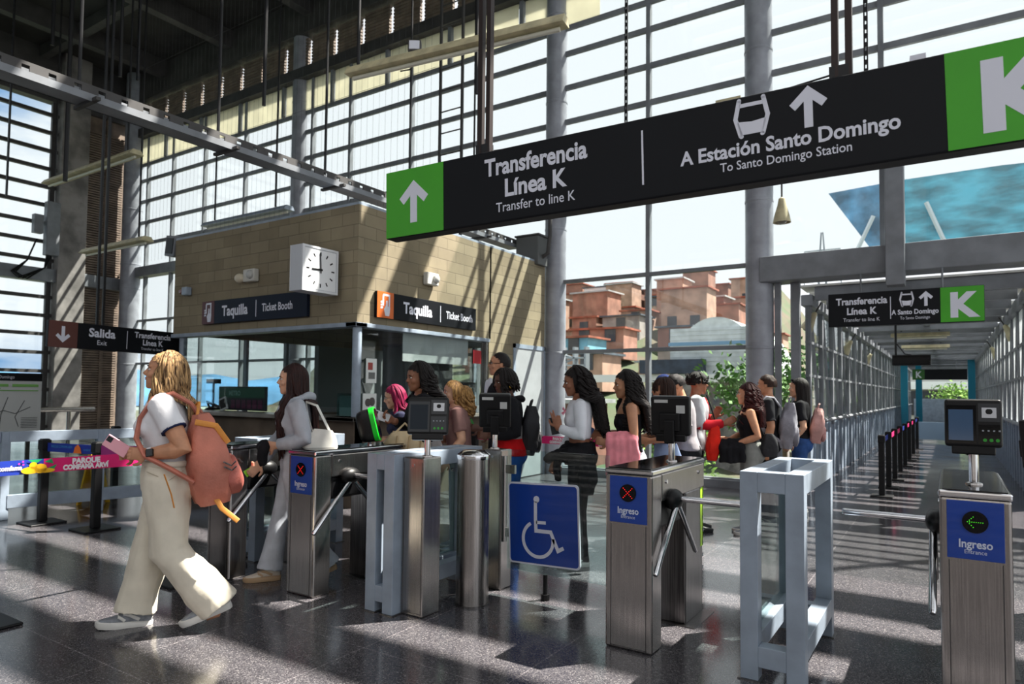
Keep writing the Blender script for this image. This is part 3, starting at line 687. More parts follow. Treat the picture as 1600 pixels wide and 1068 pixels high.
# ---------------------------------------------------------------- turnstiles
def turnstile(loc, label, led, mirror=False, w=.275, dep=.92, bar=True, strip=False):
    t = thing('turnstile', label, 'turnstile', loc); w2 = w / 2; s = -1 if mirror else 1
    # front pillar with two vertical seams, rear pillar, housing and lid
    MB().box(-w2, w2, 0, .15, 0, .955).build('front_pillar', M_STEEL, t, bevel=.012)
    sm = MB()
    for x in (-w2 + .035, w2 - .035): sm.box(x - .002, x + .002, -.0015, 0, .01, .68)
    sm.box(-w2 + .03, w2 - .03, -.0015, 0, .015, .018); sm.build('seam', M_DARKB, t)
    MB().box(-w2 + .01, w2 - .01, .58, dep, 0, .80).build('rear_pillar', M_STEELD, t, bevel=.01)
    MB().box(-w2, w2, .15, dep, .80, .955).build('housing', M_STEEL, t, bevel=.008)
    MB().box(-w2 + .02, w2 - .02, .16, .6, .64, .80).build('underbody', M_BLACK, t, bevel=.02)
    MB().box(-w2 - .004, w2 + .004, -.004, dep + .004, .955, .985).build('lid_rim', M_CHROME, t, bevel=.008)
    MB().box(-w2 + .012, w2 - .012, .012, dep - .012, .985, .991).build('lid', M_BLACKG, t, bevel=.002)
    pn = MB().box(-w2 + .028, w2 - .028, -.004, .0, .69, .945).build('blue_panel', M_BLUE, t, bevel=.002)
    M = plane_m((0, -.0045, .69), (1, 0, 0), (0, 0, 1))
    lines(pn, M, mat('panel_white', (206, 214, 232), .4), [('Ingreso', .05, 0, .052, .84, .0012), ('Entrance', .026, 0, .026, .9, 0)])
    dsp = MB().disc((0, .165), .048, 0, .006, M, 28).build('display', M_BLACKG, pn)
    L = MB()
    if led == 'x':
        for k in range(-3, 4):
            for q in (1, -1): L.disc((k * .0085, .165 + q * k * .0085), .0022, .006, .0072, M, 6)
        L.build('led_cross', M_LED_R, dsp)
    else:
        for k in range(8): L.disc((-.028 + k * .008, .165), .0018, .006, .0072, M, 6)
        for k in range(1, 4):
            for q in (1, -1): L.disc((-.028 + k * .007, .165 + q * k * .0075), .0018, .006, .0072, M, 6)
        L.build('led_arrow', M_LED_G, dsp)
    for y in (.22, .8):
        MB().cyl((s * w2, y, .905), (s * (w2 + .006), y, .905), .012, 12).build('lock', M_CHROME, t)
    st = MB()
    for z in (.28, .36, .44, .52, .6, .88): st.box(s * w2 - .012 * s, s * w2 - .006 * s, dep, dep + .003, z - .012, z + .012)
    st.build('label_mark', M_WHITE, t)
    if strip: MB().box(w2 - .016, w2 - .009, dep, dep + .003, .42, .80).box(w2 - .01, w2 - .0085, dep - .05, dep - .012, .42, .80).build('lime_strip', mat('lime', (176, 226, 40), .5), t)
    # tripod
    hy, hz = .31, .80; hx = s * (w2 + .03)
    MB().ell((s * (w2 + .01), hy, hz - .005), (.055, .085, .06)).build('hub', M_BLACK, t, smooth=True)
    q = .7071
    for d in ([Vector((s, 0, 0))] if bar else []) + [Vector((0, -q, -q)), Vector((0, q, -q))]:
        a = Vector((hx, hy, hz - .02)) if abs(d.x) < .1 else Vector((hx, hy, hz))
        MB().tube([a, a + d * (.39 if abs(d.x) > .5 else .47), a + d * (.402 if abs(d.x) > .5 else .485)], [.017, .017, .012], 14).build('arm', M_CHROME, t, smooth=True)
    MB().box(-w2 - .01, w2 + .06, dep - .38, dep + .01, 0, .004).build('floor_plate', M_STEELD, t)
    return t

def gate_frame(loc, w, dep, label, h=1.0, glass_side=-1):
    t = thing('glass_partition', label, 'partition', loc); p = .085
    fr = MB()
    for x in (0, w - p):
        for y in (0, dep - p): fr.box(x, x + p, y, y + p, 0, h)
    for y in (0, dep - p): fr.box(p, w - p, y, y + p, h - .10, h).box(p, w - p, y, y + p, .07, .17)
    for x in (0, w - p): fr.box(x, x + p, p, dep - p, h - .10, h).box(x, x + p, p, dep - p, .12, .22)
    fr.build('frame', M_GREYP, t, bevel=.003)
    x = p * .5 if glass_side < 0 else w - p * .5
    gp = MB().box(x - .005, x + .005, p, dep - p, .22, h - .10).build('glass_pane', glass('thick_glass', (226, 240, 237), 1.3), t)
    e = MB()
    for y in (p + .02, dep - p - .02): e.cyl((x - .012, y, h - .18), (x + .012, y, h - .18), .014, 10)
    e.build('glass_clip', M_CHROME, t)
    for x, y in ((-.012, -.012), (w - p - .012, -.012), (-.012, dep - p - .012), (w - p - .012, dep - p - .012)):
        MB().box(x, x + p + .024, y, y + p + .024, 0, .006).build('foot_plate', M_STEELD, t)
    return t

def reader(loc, rotz, label, tilt=.2, w=.26, h=.24, zs=.12, lit=False):
    """Ticket validator on a steel stem; screen faces local -Y."""
    t = thing('ticket_reader', label, 'ticket reader', loc, rotz)
    MB().cyl((0, 0, 0), (0, .0, zs + .06), .02, 16).build('stem', M_CHROME, t, smooth=True)
    MB().lathe([(.035, 0), (.033, .008), (.022, .012)], 16).build('stem_base', M_STEEL, t)
    T = Matrix.Translation((0, -.0, zs + .02)) @ Matrix.Rotation(-tilt, 4, 'X')
    c = MB().box(-w / 2, w / 2, -.035, .03, .02, .02 + h, T).build('case', M_BLACK, t, bevel=.014, segs=3)
    MB().box(-w * .38, w * .38, -.03, .03, -.015, .03, T).build('case_foot', M_BLACK, t, bevel=.006)
    MB().box(-w * .43, -.0, -.0365, -.034, .05, h - .03, T).build('screen', M_SCREEN if lit else M_SCREEND, c)
    MB().box(-w * .47, .012, -.036, -.0345, .035, h - .01, T).build('screen_glass', M_BLACKG, c)
    MB().box(.02, w * .46, -.036, -.034, h * .62, h - .0, T).build('scanner_frame', mat('dark_grey_plastic', (40, 42, 46), .35), c)
    MB().box(.034, w * .40, -.039, -.036, h * .70, h - .02, T).build('scanner_window', mat('scanner_white', (206, 208, 212), .3), c)
    MB().ell(((.034 + w * .40) / 2, -.039, h * .83), (.014, .002, .014), 12, 6, T).build('scanner_eye', M_BLACK, c)
    MB().box(.02, w * .46, -.036, -.034, .035, h * .56, T).build('card_field', M_BLACKG, c)
    d = MB()
    for k in range(4): d.box(.034 + k * .021, .042 + k * .021, -.037, -.036, h * .42, h * .45, T)
    d.build('mark', mat('reader_mark', (150, 156, 162), .4), c)
    g = MB()
    for k in range(3): g.disc((.045 + k * .024, h * .24), .008, .0365, .0372, T @ Matrix.Rotation(PI / 2, 4, 'X'), 10)
    g.build('led', mat('led_dim', (40, 150, 40), .4), c)
    bk = MB().box(-.06, .06, .03, .055, .05, .16, T).box(-.03, .03, .05, .075, -.02, .12, T); bk.build('back_bracket', M_BLACK, c, bevel=.006)
    MB().box(-w * .38, -w * .16, .0301, .032, h * .66, h * .86, T).build('sticker', mat('sticker', (196, 198, 196), .5), c); MB().box(w * .05, w * .4, .0301, .032, h * .92, h * 1.0, T).build('sticker', mat('sticker', (196, 198, 196), .5), c)
    return t

def pedestal(loc, sx, sy, h, label):
    t = thing('steel_pedestal', label, 'pedestal', loc)
    MB().box(0, sx, 0, sy, 0, h).build('body', M_STEEL, t, bevel=.008)
    sm = MB().box(.012, sx - .012, -.0015, 0, .02, .022).box(.012, .015, -.0015, 0, .02, h - .03).box(sx - .015, sx - .012, -.0015, 0, .02, h - .03)
    sm.build('seam', M_DARKB, t)
    MB().cyl((sx / 2, -.004, h - .05), (sx / 2, 0, h - .05), .01, 12).build('lock', M_CHROME, t)
    return t

def build_gates():
    turnstile((-4.588, 3.06, 0), 'turnstile half hidden behind the pink backpack, first by the woman in white', 'x', bar=False)
    turnstile((-3.745, 3.12, 0), 'Ingreso turnstile with a dark red cross, its passage used by the grey hoodie', 'x')
    turnstile((-1.487, 3.48, 0), 'Ingreso turnstile with a lit red cross, beside the wheelchair gate', 'x', strip=True)
    turnstile((.09, 3.6, 0), 'Ingreso turnstile with a green arrow light, at the corridor side', 'arrow', True, .265, 1.0)
    t = turnstile((.98, 3.66, 0), 'turnstile out of the way beyond the green arrow one, only its arm showing', 'arrow', True)
    gate_frame((-3.16, 3.16, 0), .235, .95, 'grey steel frame with a glass pane behind the steel reader pedestal')
    gate_frame((-.885, 3.47, 0), .30, .95, 'empty-topped grey steel frame standing between two turnstiles', 1.02)
    gate_frame((-5.05, 3.5, 0), .3, .95, 'grey steel frame far behind the backpack, beside the first turnstile')
    pedestal((-2.92, 3.235, 0), .175, .17, .985, 'square steel pedestal carrying the front-facing reader')
    pedestal((-2.83, 4.0, 0), .15, .14, .99, 'square steel pedestal just behind the round bin-like post')
    b = thing('gate_post', 'round brushed steel post with a sloping cap, driving the wheelchair gate', 'post', (-2.675, 3.66, 0))
    MB().lathe([(.108, 0), (.108, .955)], 40).build('body', M_STEEL, b, smooth=True)
    MB().lathe([(.112, .955), (.114, .975), (.112, .985), (.075, 1.012), (.0, 1.014)], 40).build('cap', M_CHROME, b, smooth=True)
    MB().cyl((0, 0, 0), (0, 0, .012), .118, 32).build('foot_ring', M_STEELD, b)
    sm = MB(); a = -.35
    sm.box(.104 * math.cos(a), .1095 * math.cos(a) + .002, .104 * math.sin(a) - .003, .104 * math.sin(a) + .003, .02, .95)
    for z in (.1, .42, .5, .62): sm.ell((.109 * math.cos(a), .109 * math.sin(a), z), (.006, .006, .006), 8, 6)
    sm.build('seam', M_DARKB, b)
    # glass wheelchair gate
    g = thing('wheelchair_gate', 'glass swing gate with a blue wheelchair sign, next to the round post', 'gate', (-2.62, 4.0, 0))
    MB().box(0, .78, -.006, .006, .17, 1.0).build('glass_leaf', glass('gate_glass', (234, 244, 243), 1.2), g)
    hd = MB().cyl((-.03, 0, .35), (-.03, 0, .95), .02, 12)
    for z in (.42, .86): hd.box(-.03, .06, -.012, .012, z - .03, z + .03)
    hd.build('hinge', M_STEEL, g)
    MB().cyl((.31, 0, .03), (.31, 0, .17), .016, 10).cyl((.31, 0, .0), (.31, 0, .04), .03, 10).build('foot_roller', M_BLACK, g)
    M = plane_m((.03, -.012, .22), (1, 0, .035), (0, 0, 1)); S = .555
    def rr(x0, y0, x1, y1, r):
        pts = []
        for cx, cy, a in ((x1 - r, y0 + r, -90), (x1 - r, y1 - r, 0), (x0 + r, y1 - r, 90), (x0 + r, y0 + r, 180)):
            pts += [(cx + r * math.cos(R(a + k * 15)), cy + r * math.sin(R(a + k * 15))) for k in range(7)]
        return pts
    sg = MB().prism(rr(0, 0, S, S, .03), -.006, .006, M).build('sign_border', M_WHITE, g)
    MB().prism(rr(.012, .012, S - .012, S - .012, .022), .006, .008, M).build('sign_field', M_BLUE, sg)
    w = MB(); e0, e1 = .008, .0098
    w.disc((.232, .445), .023, e0, e1, M)
    w.stroke([(.224, .43), (.222, .315), (.224, .232), (.338, .232), (.392, .112), (.434, .134)], .025, e0, e1, M)
    w.stroke([(.226, .29), (.302, .29)], .021, e0, e1, M)
    arc = [(.238 + .118 * math.cos(R(a)), .175 + .118 * math.sin(R(a))) for a in range(118, 372, 8)]
    w.stroke(arc, .023, e0, e1, M)
    w.build('wheelchair_symbol', M_WHITE, sg)
    # readers
    reader((-2.80, 3.33, .985), R(34), 'ticket reader facing forward on the square steel pedestal', .18, zs=.10)
    reader((-2.785, 4.07, .99), R(212), 'ticket reader seen from behind, on the pedestal behind the round post', .25, .23, .25)
    reader((-1.42, 3.98, .991), R(188), 'ticket reader seen from behind, on the red cross turnstile', .1, .235, .24)
    reader((.095, 3.86, .991), 0, 'ticket reader with a pale blue screen on the green arrow turnstile', .06, .225, .225, .135, True)
    reader((.47, 5.5, .92), R(40), 'ticket reader at the frame edge beside the corridor mouth', .1, .15, .27, .03)
    pedestal((.41, 5.46, 0), .12, .12, .92, 'slim steel pedestal at the corridor mouth\'s right side')
    # rounded reader with a green rim
    t = thing('ticket_reader', 'rounded black ticket reader with a bright green rim, on the second turnstile', 'ticket reader', (-3.70, 3.72, .99), R(128))
    MB().cyl((0, 0, 0), (0, 0, .1), .018, 12).build('stem', M_CHROME, t)
    T = Matrix.Translation((0, 0, .15)) @ Matrix.Rotation(-.25, 4, 'X')
    def sup(k, y):
        return [(k * .1 * abs(math.cos(a)) ** .5 * (1 if math.cos(a) > 0 else -1), y, k * .125 * abs(math.sin(a)) ** .5 * (1 if math.sin(a) > 0 else -1)) for a in [2 * PI * i / 36 for i in range(36)]]
    MB().loft([sup(.72, .085), sup(.9, .07), sup(1, .03), sup(1, -.02)], M=T).build('shell', M_BLACK, t, smooth=True)
    MB().loft([sup(1.0, -.02), sup(1.05, -.022), sup(1.05, -.055), sup(.97, -.06)], M=T).build('green_rim', mat('bright_green', (20, 200, 40), .35), t, smooth=True)
    MB().loft([sup(.96, -.058), sup(.94, -.062)], M=T).build('screen_face', M_BLACKG, t)
build_gates()

# ---------------------------------------------------------------- queue posts and belts
M_PINK = mat('belt_pink', (232, 24, 116), .55, 0, .04, 6); M_BELTB = mat('belt_blue', (22, 52, 160), .55, 0, .04, 6)
def post(loc, label, h=.98, rz=0, group=None, base=.16):
    t = thing('queue_post', label, 'queue post', loc, rz, group)
    MB().box(-.038, .038, -.038, .038, .02, h).build('pole', M_BLACK, t, bevel=.008)
    MB().box(-base, base, -base, base, 0, .018).build('base', M_BLACK, t, bevel=.015, segs=3)
    MB().box(-.046, .046, -.046, .046, h - .11, h - .01).build('belt_head', M_BLACK, t, bevel=.006)
    return t
def belt(t, p0, p1, h=.085, m=None, name='belt', sag=.0):
    p0, p1 = Vector(p0), Vector(p1); n = 12; vs = []; d = (p1 - p0); side = Vector((-d.y, d.x, 0)).normalized() * .0012
    rings = []
    for i in range(n + 1):
        f = i / n; p = p0.lerp(p1, f) - Vector((0, 0, sag * 4 * f * (1 - f)))
        rings.append([p + side, p - side, p - side + Vector((0, 0, h)), p + side + Vector((0, 0, h))])
    return MB().loft(rings).build(name, m or M_PINK, t)
def build_queue():
    # near belt: from the post at the picture's edge to one behind the walking woman
    a = post((-4.76, 1.66, 0), 'black queue post at the photo\'s lower left edge, mostly out of view')
    b = post((-4.72, 2.85, 0), 'black queue post hidden behind the legs of the woman in cream trousers')
    a0, a1 = Vector((-.0, .046, .868)), Vector((.04, 1.144, .868))
    L = (a1 - a0).length
    # printed belt, pink with a blue end
    bl = belt(a, a0 + Vector((0, .25, 0)), a1, .088, M_PINK)
    belt(a, a0, a0 + Vector((0, .25, 0)), .088, M_BELTB, 'belt_blue_end')
    M = plane_m((.0022, .046, .868), (.04, 1.098, 0), (0, 0, 1))
    g = MB()
    text(g, 'PARQUE', .046, M, .49, .046, sx=.95, bold=.003, d=.0003); text(g, 'COMFAMA ARVÍ', .042, M, .49, .01, sx=.88, bold=.003, d=.0003); g.build('lettering', mat('belt_white', (250, 240, 246), .5), bl)
    g = MB(); text(g, 'comfama', .04, M, .07, .03, sx=.85, bold=.0015, d=.0003); g.build('lettering', mat('belt_white', (250, 240, 246)), bl)
    fl = MB()
    for cx, cy, rx, ry in ((.175, .022, .05, .022), (.23, .03, .035, .03), (.19, .05, .022, .022), (.26, .015, .05, .014)):
        fl.prism([(cx + rx * math.cos(k * PI / 8), max(.001, cy + ry * math.sin(k * PI / 8))) for k in range(16)], .0003, .0006, M)
    fl.build('yellow_flower', mat('belt_yellow', (250, 190, 20), .5), bl)
    fl = MB()
    for pts in ([(.20, .06), (.24, .087), (.16, .087)], [(.27, .03), (.32, .05), (.29, .0), ], [(.25, .07), (.29, .087), (.30, .055)]): fl.prism(pts, .0001, .0003, M)
    fl.build('green_leaf', mat('belt_green', (30, 160, 90), .5), bl)
    fl = MB()
    for cx, cy in ((.115, .066), (.135, .078), (.137, .06)): fl.disc((cx, cy), .006, .0002, .0004, M, 10)
    fl.build('pink_dot', mat('belt_magenta', (214, 60, 170), .5), bl)
    # far left pair
    c = post((-7.9, 3.25, 0), 'black queue post with a blue belt, farther left before the glass barrier', .87, 0, None, .17)
    d = post((-7.12, 3.4, 0), 'black queue post with a purple belt, just left of the phone', .87, 0, None, .17)
    bl = belt(c, (.046, .01, .74), (.735, .14, .74), .09, M_BELTB)
    M = plane_m((.05, .006, .74), (.69, .13, 0), (0, 0, 1)); g = MB(); text(g, 'PARQUE COMFAMA ARVÍ', .04, M, .22, .045, sx=.7, d=.003); text(g, 'comfama', .035, M, .6, .03, sx=.8, d=.003); g.build('lettering', mat('belt_pale_blue', (60, 150, 210), .5), bl)
    f = MB().prism([(.40, .0), (.52, 0), (.5, .06), (.46, .088), (.42, .06)], .0022, .003, M); f.build('orange_flower', mat('belt_orange', (240, 120, 40), .5), bl)
    bl = belt(d, (.046, .01, .74), (.9, .6, .74), .09, mat('belt_purple', (150, 40, 120), .55))
    g = MB(); M = plane_m((.05, .008, .74), (.854, .59, 0), (0, 0, 1)); text(g, 'PARQUE COMFAMA ARVÍ', .04, M, .4, .04, sx=.8, d=.003); g.build('lettering', mat('belt_rose', (214, 150, 190), .5), bl)
    post((-9.34, 4.68, 0), 'black queue post beyond the phone, behind the glass barrier', .9)
    # corridor row
    ys = [10.8, 11.9, 13.1, 14.4, 15.8, 17.3, 19.0, 21.0]
    nm = ['first', 'second', 'third', 'fourth', 'fifth', 'sixth', 'seventh', 'eighth']
    for i, y in enumerate(ys):
        t = post((-.8 + .012 * i, y, 0), '%s black queue post of the corridor\'s long row, counted from the hall' % nm[i], .86, 0, 'queue posts down the corridor', .14)
        if i < len(ys) - 1: belt(t, (0, .046, .75), (.012, ys[i + 1] - y - .046, .75), .075, M_PINK if i % 3 else M_BELTB, sag=.01)
        MB().box(.038, .042, -.03, .05, .755, .83).build('belt_end', M_PINK if i % 3 != 2 else M_BELTB, t)
    # posts behind the crowd
    e = post((-2.86, 6.9, 0), 'black queue post behind the woman with the jacket round her waist', .95)
    f = post((-5.1, 7.0, 0), 'black queue post behind the person in the red-hemmed hoodie', .95)
    bl = belt(f, (.046, 0, .80), (2.194, -.1, .80), .09, M_PINK); M = plane_m((.06, -.006, .80), (2.148, -.1, 0), (0, 0, 1))
    g = MB()
    for x in (.5, 1.2, 1.85): text(g, 'PARQUE', .045, M, x, .048, sx=.95, bold=.003, d=.003); text(g, 'COMFAMA ARVÍ', .04, M, x, .01, sx=.85, bold=.003, d=.003)
    g.build('lettering', mat('belt_white', (250, 240, 246)), bl)
    fl = MB()
    for x in (.85, 1.52): fl.prism([(x - .1, 0), (x + .1, 0), (x + .08, .05), (x, .088), (x - .06, .06)], .002, .003, M)
    fl.build('yellow_flower', mat('belt_yellow', (250, 190, 20)), bl)
build_queue()

def build_left():
    # glass barrier with a grey frame
    t = thing('glass_barrier', 'grey framed glass barrier behind the queue posts on the far left', 'barrier', (0, 0, 0))
    pts = [Vector((-9.0, 2.2, 0)), Vector((-8.4, 3.08, 0)), Vector((-8.2, 3.94, 0)), Vector((-7.9, 5.2, 0))]
    for i, p in enumerate(pts): MB().box(p.x - .04, p.x + .04, p.y - .04, p.y + .04, 0, .93).build('post', M_GREYP, t, bevel=.004)
    fr = MB(); gl = MB()
    for a, b in zip(pts[:-1], pts[1:]):
        d = (b - a); M = plane_m(a, d, (0, 0, 1)); L = d.length
        fr.box(.03, L - .03, .82, .93, -.04, .04, M).box(.03, L - .03, .12, .26, -.04, .04, M); gl.box(.04, L - .04, .26, .82, -.004, .004, M)
    fr.build('frame', M_GREYP, t, bevel=.004); gl.build('glass_pane', M_GLASS, t)
    # map board
    m = thing('map_board', 'white network map board with a dark header on a steel stand at the far left', 'board', (-12, 4.0, 0))
    MB().box(-.03, .03, 0, .85, .72, 1.62).build('panel', mat('map_white', (196, 198, 196), .5), m, bevel=.006)
    MB().box(.03, .034, .0, .85, 1.5, 1.62).build('header', M_SIGN, m)
    M = plane_m((.035, 0, 0), (0, 1, 0), (0, 0, 1)); g = MB()
    text(g, 'Santo Domingo', .07, M, .3, 1.535, sx=.8, d=.001); g.build('lettering', M_WHITE, m)
    g = MB()
    for pl in ([(.05, .95), (.2, 1.0), (.35, 1.05), (.5, 1.0), (.7, 1.1)], [(.3, .78), (.32, 1.0), (.4, 1.25)], [(.55, .8), (.5, .95), (.62, 1.2)]): g.stroke(pl, .01, 0, .002, M)
    for k in range(7): g.box(.58, .8, .78 + k * .025, .788 + k * .025, 0, .002, M)
    g.build('map_line', mat('map_ink', (90, 92, 92), .6), m)
    g = MB().box(.05, .4, 1.41, 1.45, 0, .002, M).box(.45, .8, 1.41, 1.45, 0, .002, M).box(.05, .8, 1.345, 1.36, 0, .002, M).box(.05, .3, 1.375, 1.39, 0, .002, M); g.build('green_band', mat('map_green', (120, 178, 90), .6), m)
    for y in (.15, .7): MB().box(-.03, .0, y - .03, y + .03, 0, .75).build('leg', M_STEEL, m)
    # wet floor sign
    w = thing('wet_floor_sign', 'yellow folding wet floor sign behind the barrier glass', 'sign', (-8.75, 4.15, 0), .5)
    for sgn in (1, -1):
        T = Matrix.Rotation(sgn * .16, 4, 'Y') @ Matrix.Translation((0, 0, 0))
        MB().prism([(-.15, 0), (-.09, 0), (-.07, .06), (.07, .06), (.09, 0), (.15, 0), (.09, .62), (.04, .66), (-.04, .66), (-.09, .62)], -.01, .01, Matrix.Translation((sgn * .1, 0, 0)) @ Matrix.Rotation(-sgn * .15, 4, 'Y') @ plane_m((0, 0, 0), (0, 1, 0), (0, 0, 1))).build('leaf', mat('safety_yellow', (232, 176, 24), .45), w)
    # handrail and light leg beyond the map
    h = thing('handrail', 'short steel handrail end beyond the map board', 'rail', (-15.5, 6.4, 0))
    MB().tube([(0, -1.5, .95), (0, .9, .95)], .05, 10).cyl((0, .4, 0), (0, .4, .95), .04, 10).cyl((0, -1.2, 0), (0, -1.2, .95), .04, 10).build('rail', M_STEEL, h, smooth=True)
    # antenna cabinet on the pier
    c = thing('wall_cabinet', 'tall grey cabinet with dangling cables on the left window\'s edge', 'cabinet', (-20.25, 8.25, 4.95))
    MB().box(-.1, .12, -.12, .2, 0, 1.45).build('body', M_BEAM, c, bevel=.015); MB().box(-.1, .08, -.4, -.18, .55, 1.05).build('small_box', M_BEAM, c, bevel=.01)
    cb = MB()
    for k in range(3): cb.tube([(0, -.05 + k * .05, 0), (.02, -.1, -.35), (.03, -.5 - k * .1, -.7), (.0, -.75 - .05 * k, -.55), (0, -.5, -.2), (0, -.3, .4)], .022, 6)
    cb.build('cable', M_BLACK, c, smooth=True)
    # yellow-lit crates shown below the left barrier: stacked pale boards outside
build_left()
# ---------------------------------------------------------------- outside
def build_outside():
    rnd = random.Random(3)
    TREES = ((-8.6, 24, -3.2, 1.3, 3.0, 'leafy tree outside between the two queues'), (-4.9, 14.3, -1.6, .8, 1.8, 'low green shrub outside at the foot of the right column'), (-10.6, 27, -3.4, 1.2, 2.2, 'bushy tree behind the man in the grey jacket'), (-38, 80, 6.5, 3.0, 5, 'large tree among the hillside houses, centre'), (-30, 82, 6.5, 2.5, 4, 'tree on the slope below the broad brick building'), (-26.5, 88, 9.5, 2.2, 3, 'tree near the ridge\'s grey house'), (-45, 88, 7.5, 2.4, 3, 'tree below the white house'), (-4.6, 19, -2.8, 1.3, 4.4, 'tree seen through the corridor\'s left panes'), (-5.0, 26, -2.8, 1.6, 5, 'second tree past the corridor\'s left panes'), (.35, 47, 0, 1.2, 1.4, 'bright green bush beyond the corridor\'s far end'))
    plots = [(t[0], t[1], t[3] * 1.2, t[3] * 1.2) for t in TREES] + [(-53.3, 101, 3.4, 3), (-46.6, 100, 3.5, 3), (-32.9, 101, 6.9, 3.4), (-42.0, 99, 2.2, 3), (-23.0, 100, 2.7, 3)]
    # hillside terrain
    def hz(x, y):
        if y < 14: return -3.0
        u = (y - 14) / 86
        return -3.0 + 19.5 * max(0, u) ** 1.15 * (1 + .12 * math.sin(x * .05 + 1)) * max(.0, min(1, 1 - (x + 24) / 13)) * max(0, min(1, 1 - (-x - .95 * y - 4) / (.3 * y)))
    vs, fs = [], []; nx, ny = 50, 40
    for j in range(ny + 1):
        for i in range(nx + 1):
            x = -140 + i * 5.2; y = 11.5 + (j / ny) ** 1.4 * 110
            vs.append((x, y, hz(x, y) + noise.noise((x * .1, y * .1, 0)) * .5))
    for j in range(ny):
        for i in range(nx):
            a = j * (nx + 1) + i; fs.append((a, a + 1, a + nx + 2, a + nx + 1))
    m = MB(); m.v = vs; m.f = fs
    struct('hill', m, mat('hillside', (66, 82, 54), .95, 0, .4, .3, col2=(88, 78, 64)))
    # distant mountains to the west
    vs, fs = [], []; n = 60
    for j in range(9):
        for i in range(n + 1):
            a = R(82 + i * 2.6); d = 420 + j * 35
            h = (22 + 16 * noise.noise((a * 5, 0, 0)) + 9 * noise.noise((a * 14, 3, 0))) * math.sin(PI * min(1, j / 7) * .5) * (1 if j < 8 else .6)
            vs.append((d * math.cos(a), d * math.sin(a), -8 + h + 5 * noise.noise((a * 30, j * .8, 0))))
    for j in range(8):
        for i in range(n):
            b = j * (n + 1) + i; fs.append((b, b + 1, b + n + 2, b + n + 1))
    m = MB(); m.v = vs; m.f = fs
    struct('mountains', m, mat('mountain_haze_blue', (66, 112, 150), 1, 0, .2, .01))  # the blue of distance haze is put into the base colour
    struct('ground', MB().box(-420, -22, -200, 300, -9, -8.5).box(-22, 60, -60, -8.4, -4, -3.5), mat('valley_ground', (108, 122, 116), 1, 0, .3, .02))
    bricks = [mat('brick_a', (156, 112, 96), .9, 0, .16, .8), mat('brick_b', (130, 90, 78), .9, 0, .16, .8), mat('brick_c', (172, 138, 120), .9, 0, .14, .8), mat('render_grey', (150, 144, 140), .9, 0, .15, .8), mat('render_blue', (120, 174, 196), .9, 0, .1, .8)]
    roofs = [mat('roof_dark', (74, 82, 92), .8, 0, .2, 1), mat('roof_zinc', (168, 170, 172), .6, 0, .15, 1), mat('roof_clay', (150, 84, 64), .9, 0, .2, 1)]
    wn = mat('window_dark', (46, 48, 56), .3)
    def house(x, y, w, d, h, bm_, rm_, label, group=None, wins=True, z=None, rz=0):
        zb = (hz(x, y) - .6) if z is None else z
        t = thing('hill_house', label, 'house', (x, y, zb), rz, group)
        MB().box(-w / 2, w / 2, -d / 2, d / 2, 0, h).build('wall', bm_, t)
        MB().box(-w / 2 - .25, w / 2 + .25, -d / 2 - .3, d / 2 + .3, h, h + .16).build('roof', rm_, t)
        if wins:
            nw = max(1, int(w / 2.4)); nf = max(1, int(h / 2.8))
            for f in range(nf):
                for k in range(nw):
                    cx = -w / 2 + (k + .5) * w / nw; z0 = .9 + f * 2.8 + .6
                    if z0 + 1.1 > h: continue
                    MB().box(cx - .5, cx + .5, -d / 2 - .05, -d / 2 + .02, z0, z0 + 1.1).build('window', wn, t)
        return t
    g = 'brick houses crowding the hillside'
    rows = [(44 + 5.0 * k, 0) for k in range(11)]
    cnt = 0
    for ri, (y, _) in enumerate(rows):
        x0 = -.82 * y + 6; x1 = -.20 * y + 1
        x = x0 + rnd.uniform(0, 3)
        while x < x1:
            w = rnd.uniform(2.8, 5.2); h = rnd.choice([2.7, 3.0, 4.6, 5.4])
            if y < 60: h = rnd.choice([2.2, 2.6, 3.2])
            yy = y + rnd.uniform(-.8, .8)
            free = all(abs(x - q[0]) > w / 2 + .3 + q[2] or abs(yy - q[1]) > 2.0 + q[3] for q in plots)
            if free and not (y < 50 and x > -15.5 and x < -7.5):
                plots.append((x, yy, w / 2 + .3, 2.0))
                house(x, yy, w, 3.3, h, rnd.choice(bricks[:3] * 3 + bricks[3:]), rnd.choice(roofs), 'small house among the crowded brick houses on the hillside', g, rz=rnd.uniform(-.05, .05)); cnt += 1
            x += w * rnd.uniform(.6, .95)
    # landmark houses on the ridge
    house(-53.3, 101, 6, 5, 7.2, bricks[0], roofs[2], 'tall brick house at the ridge\'s left end, beside the booth column', z=12.2)
    house(-46.6, 100, 5.8, 5, 6.4, mat('white_render', (236, 238, 238), .8), roofs[0], 'white house with dark windows on the hill ridge', z=12.0)
    house(-32.9, 101, 12.8, 6, 7.0, bricks[0], roofs[2], 'broad plain brick building on the ridge, nearly windowless', z=10.4, wins=False)
    house(-41.55, 99, 2.8, 5, 6.0, bricks[1], roofs[0], 'brown brick house between the white house and the broad building', z=11.6)
    house(-23.0, 100, 4.6, 5, 6.6, bricks[3], roofs[0], 'grey house at the ridge\'s right end, beside the corridor column', z=10.4)
    # station hall with curved corrugated roof
    s = thing('arched_roof', 'pale corrugated arched station roof below the ridge', 'roof', (-11.0, 41, 2.3))
    rings = []
    for i in range(2):
        y = -3 + i * 9; ring = []
        for k in range(25):
            a = PI * k / 24; ring.append((-2.6 * math.cos(a) * (1.0), y, 3.5 * math.sin(a)))
        rings.append(ring)
    mb = MB(); mb.loft(rings, True, closed=False); mb.build('shell', mat('pale_corrugated', (206, 212, 214), .5, 0, .1, 2), s)
    rb = MB()
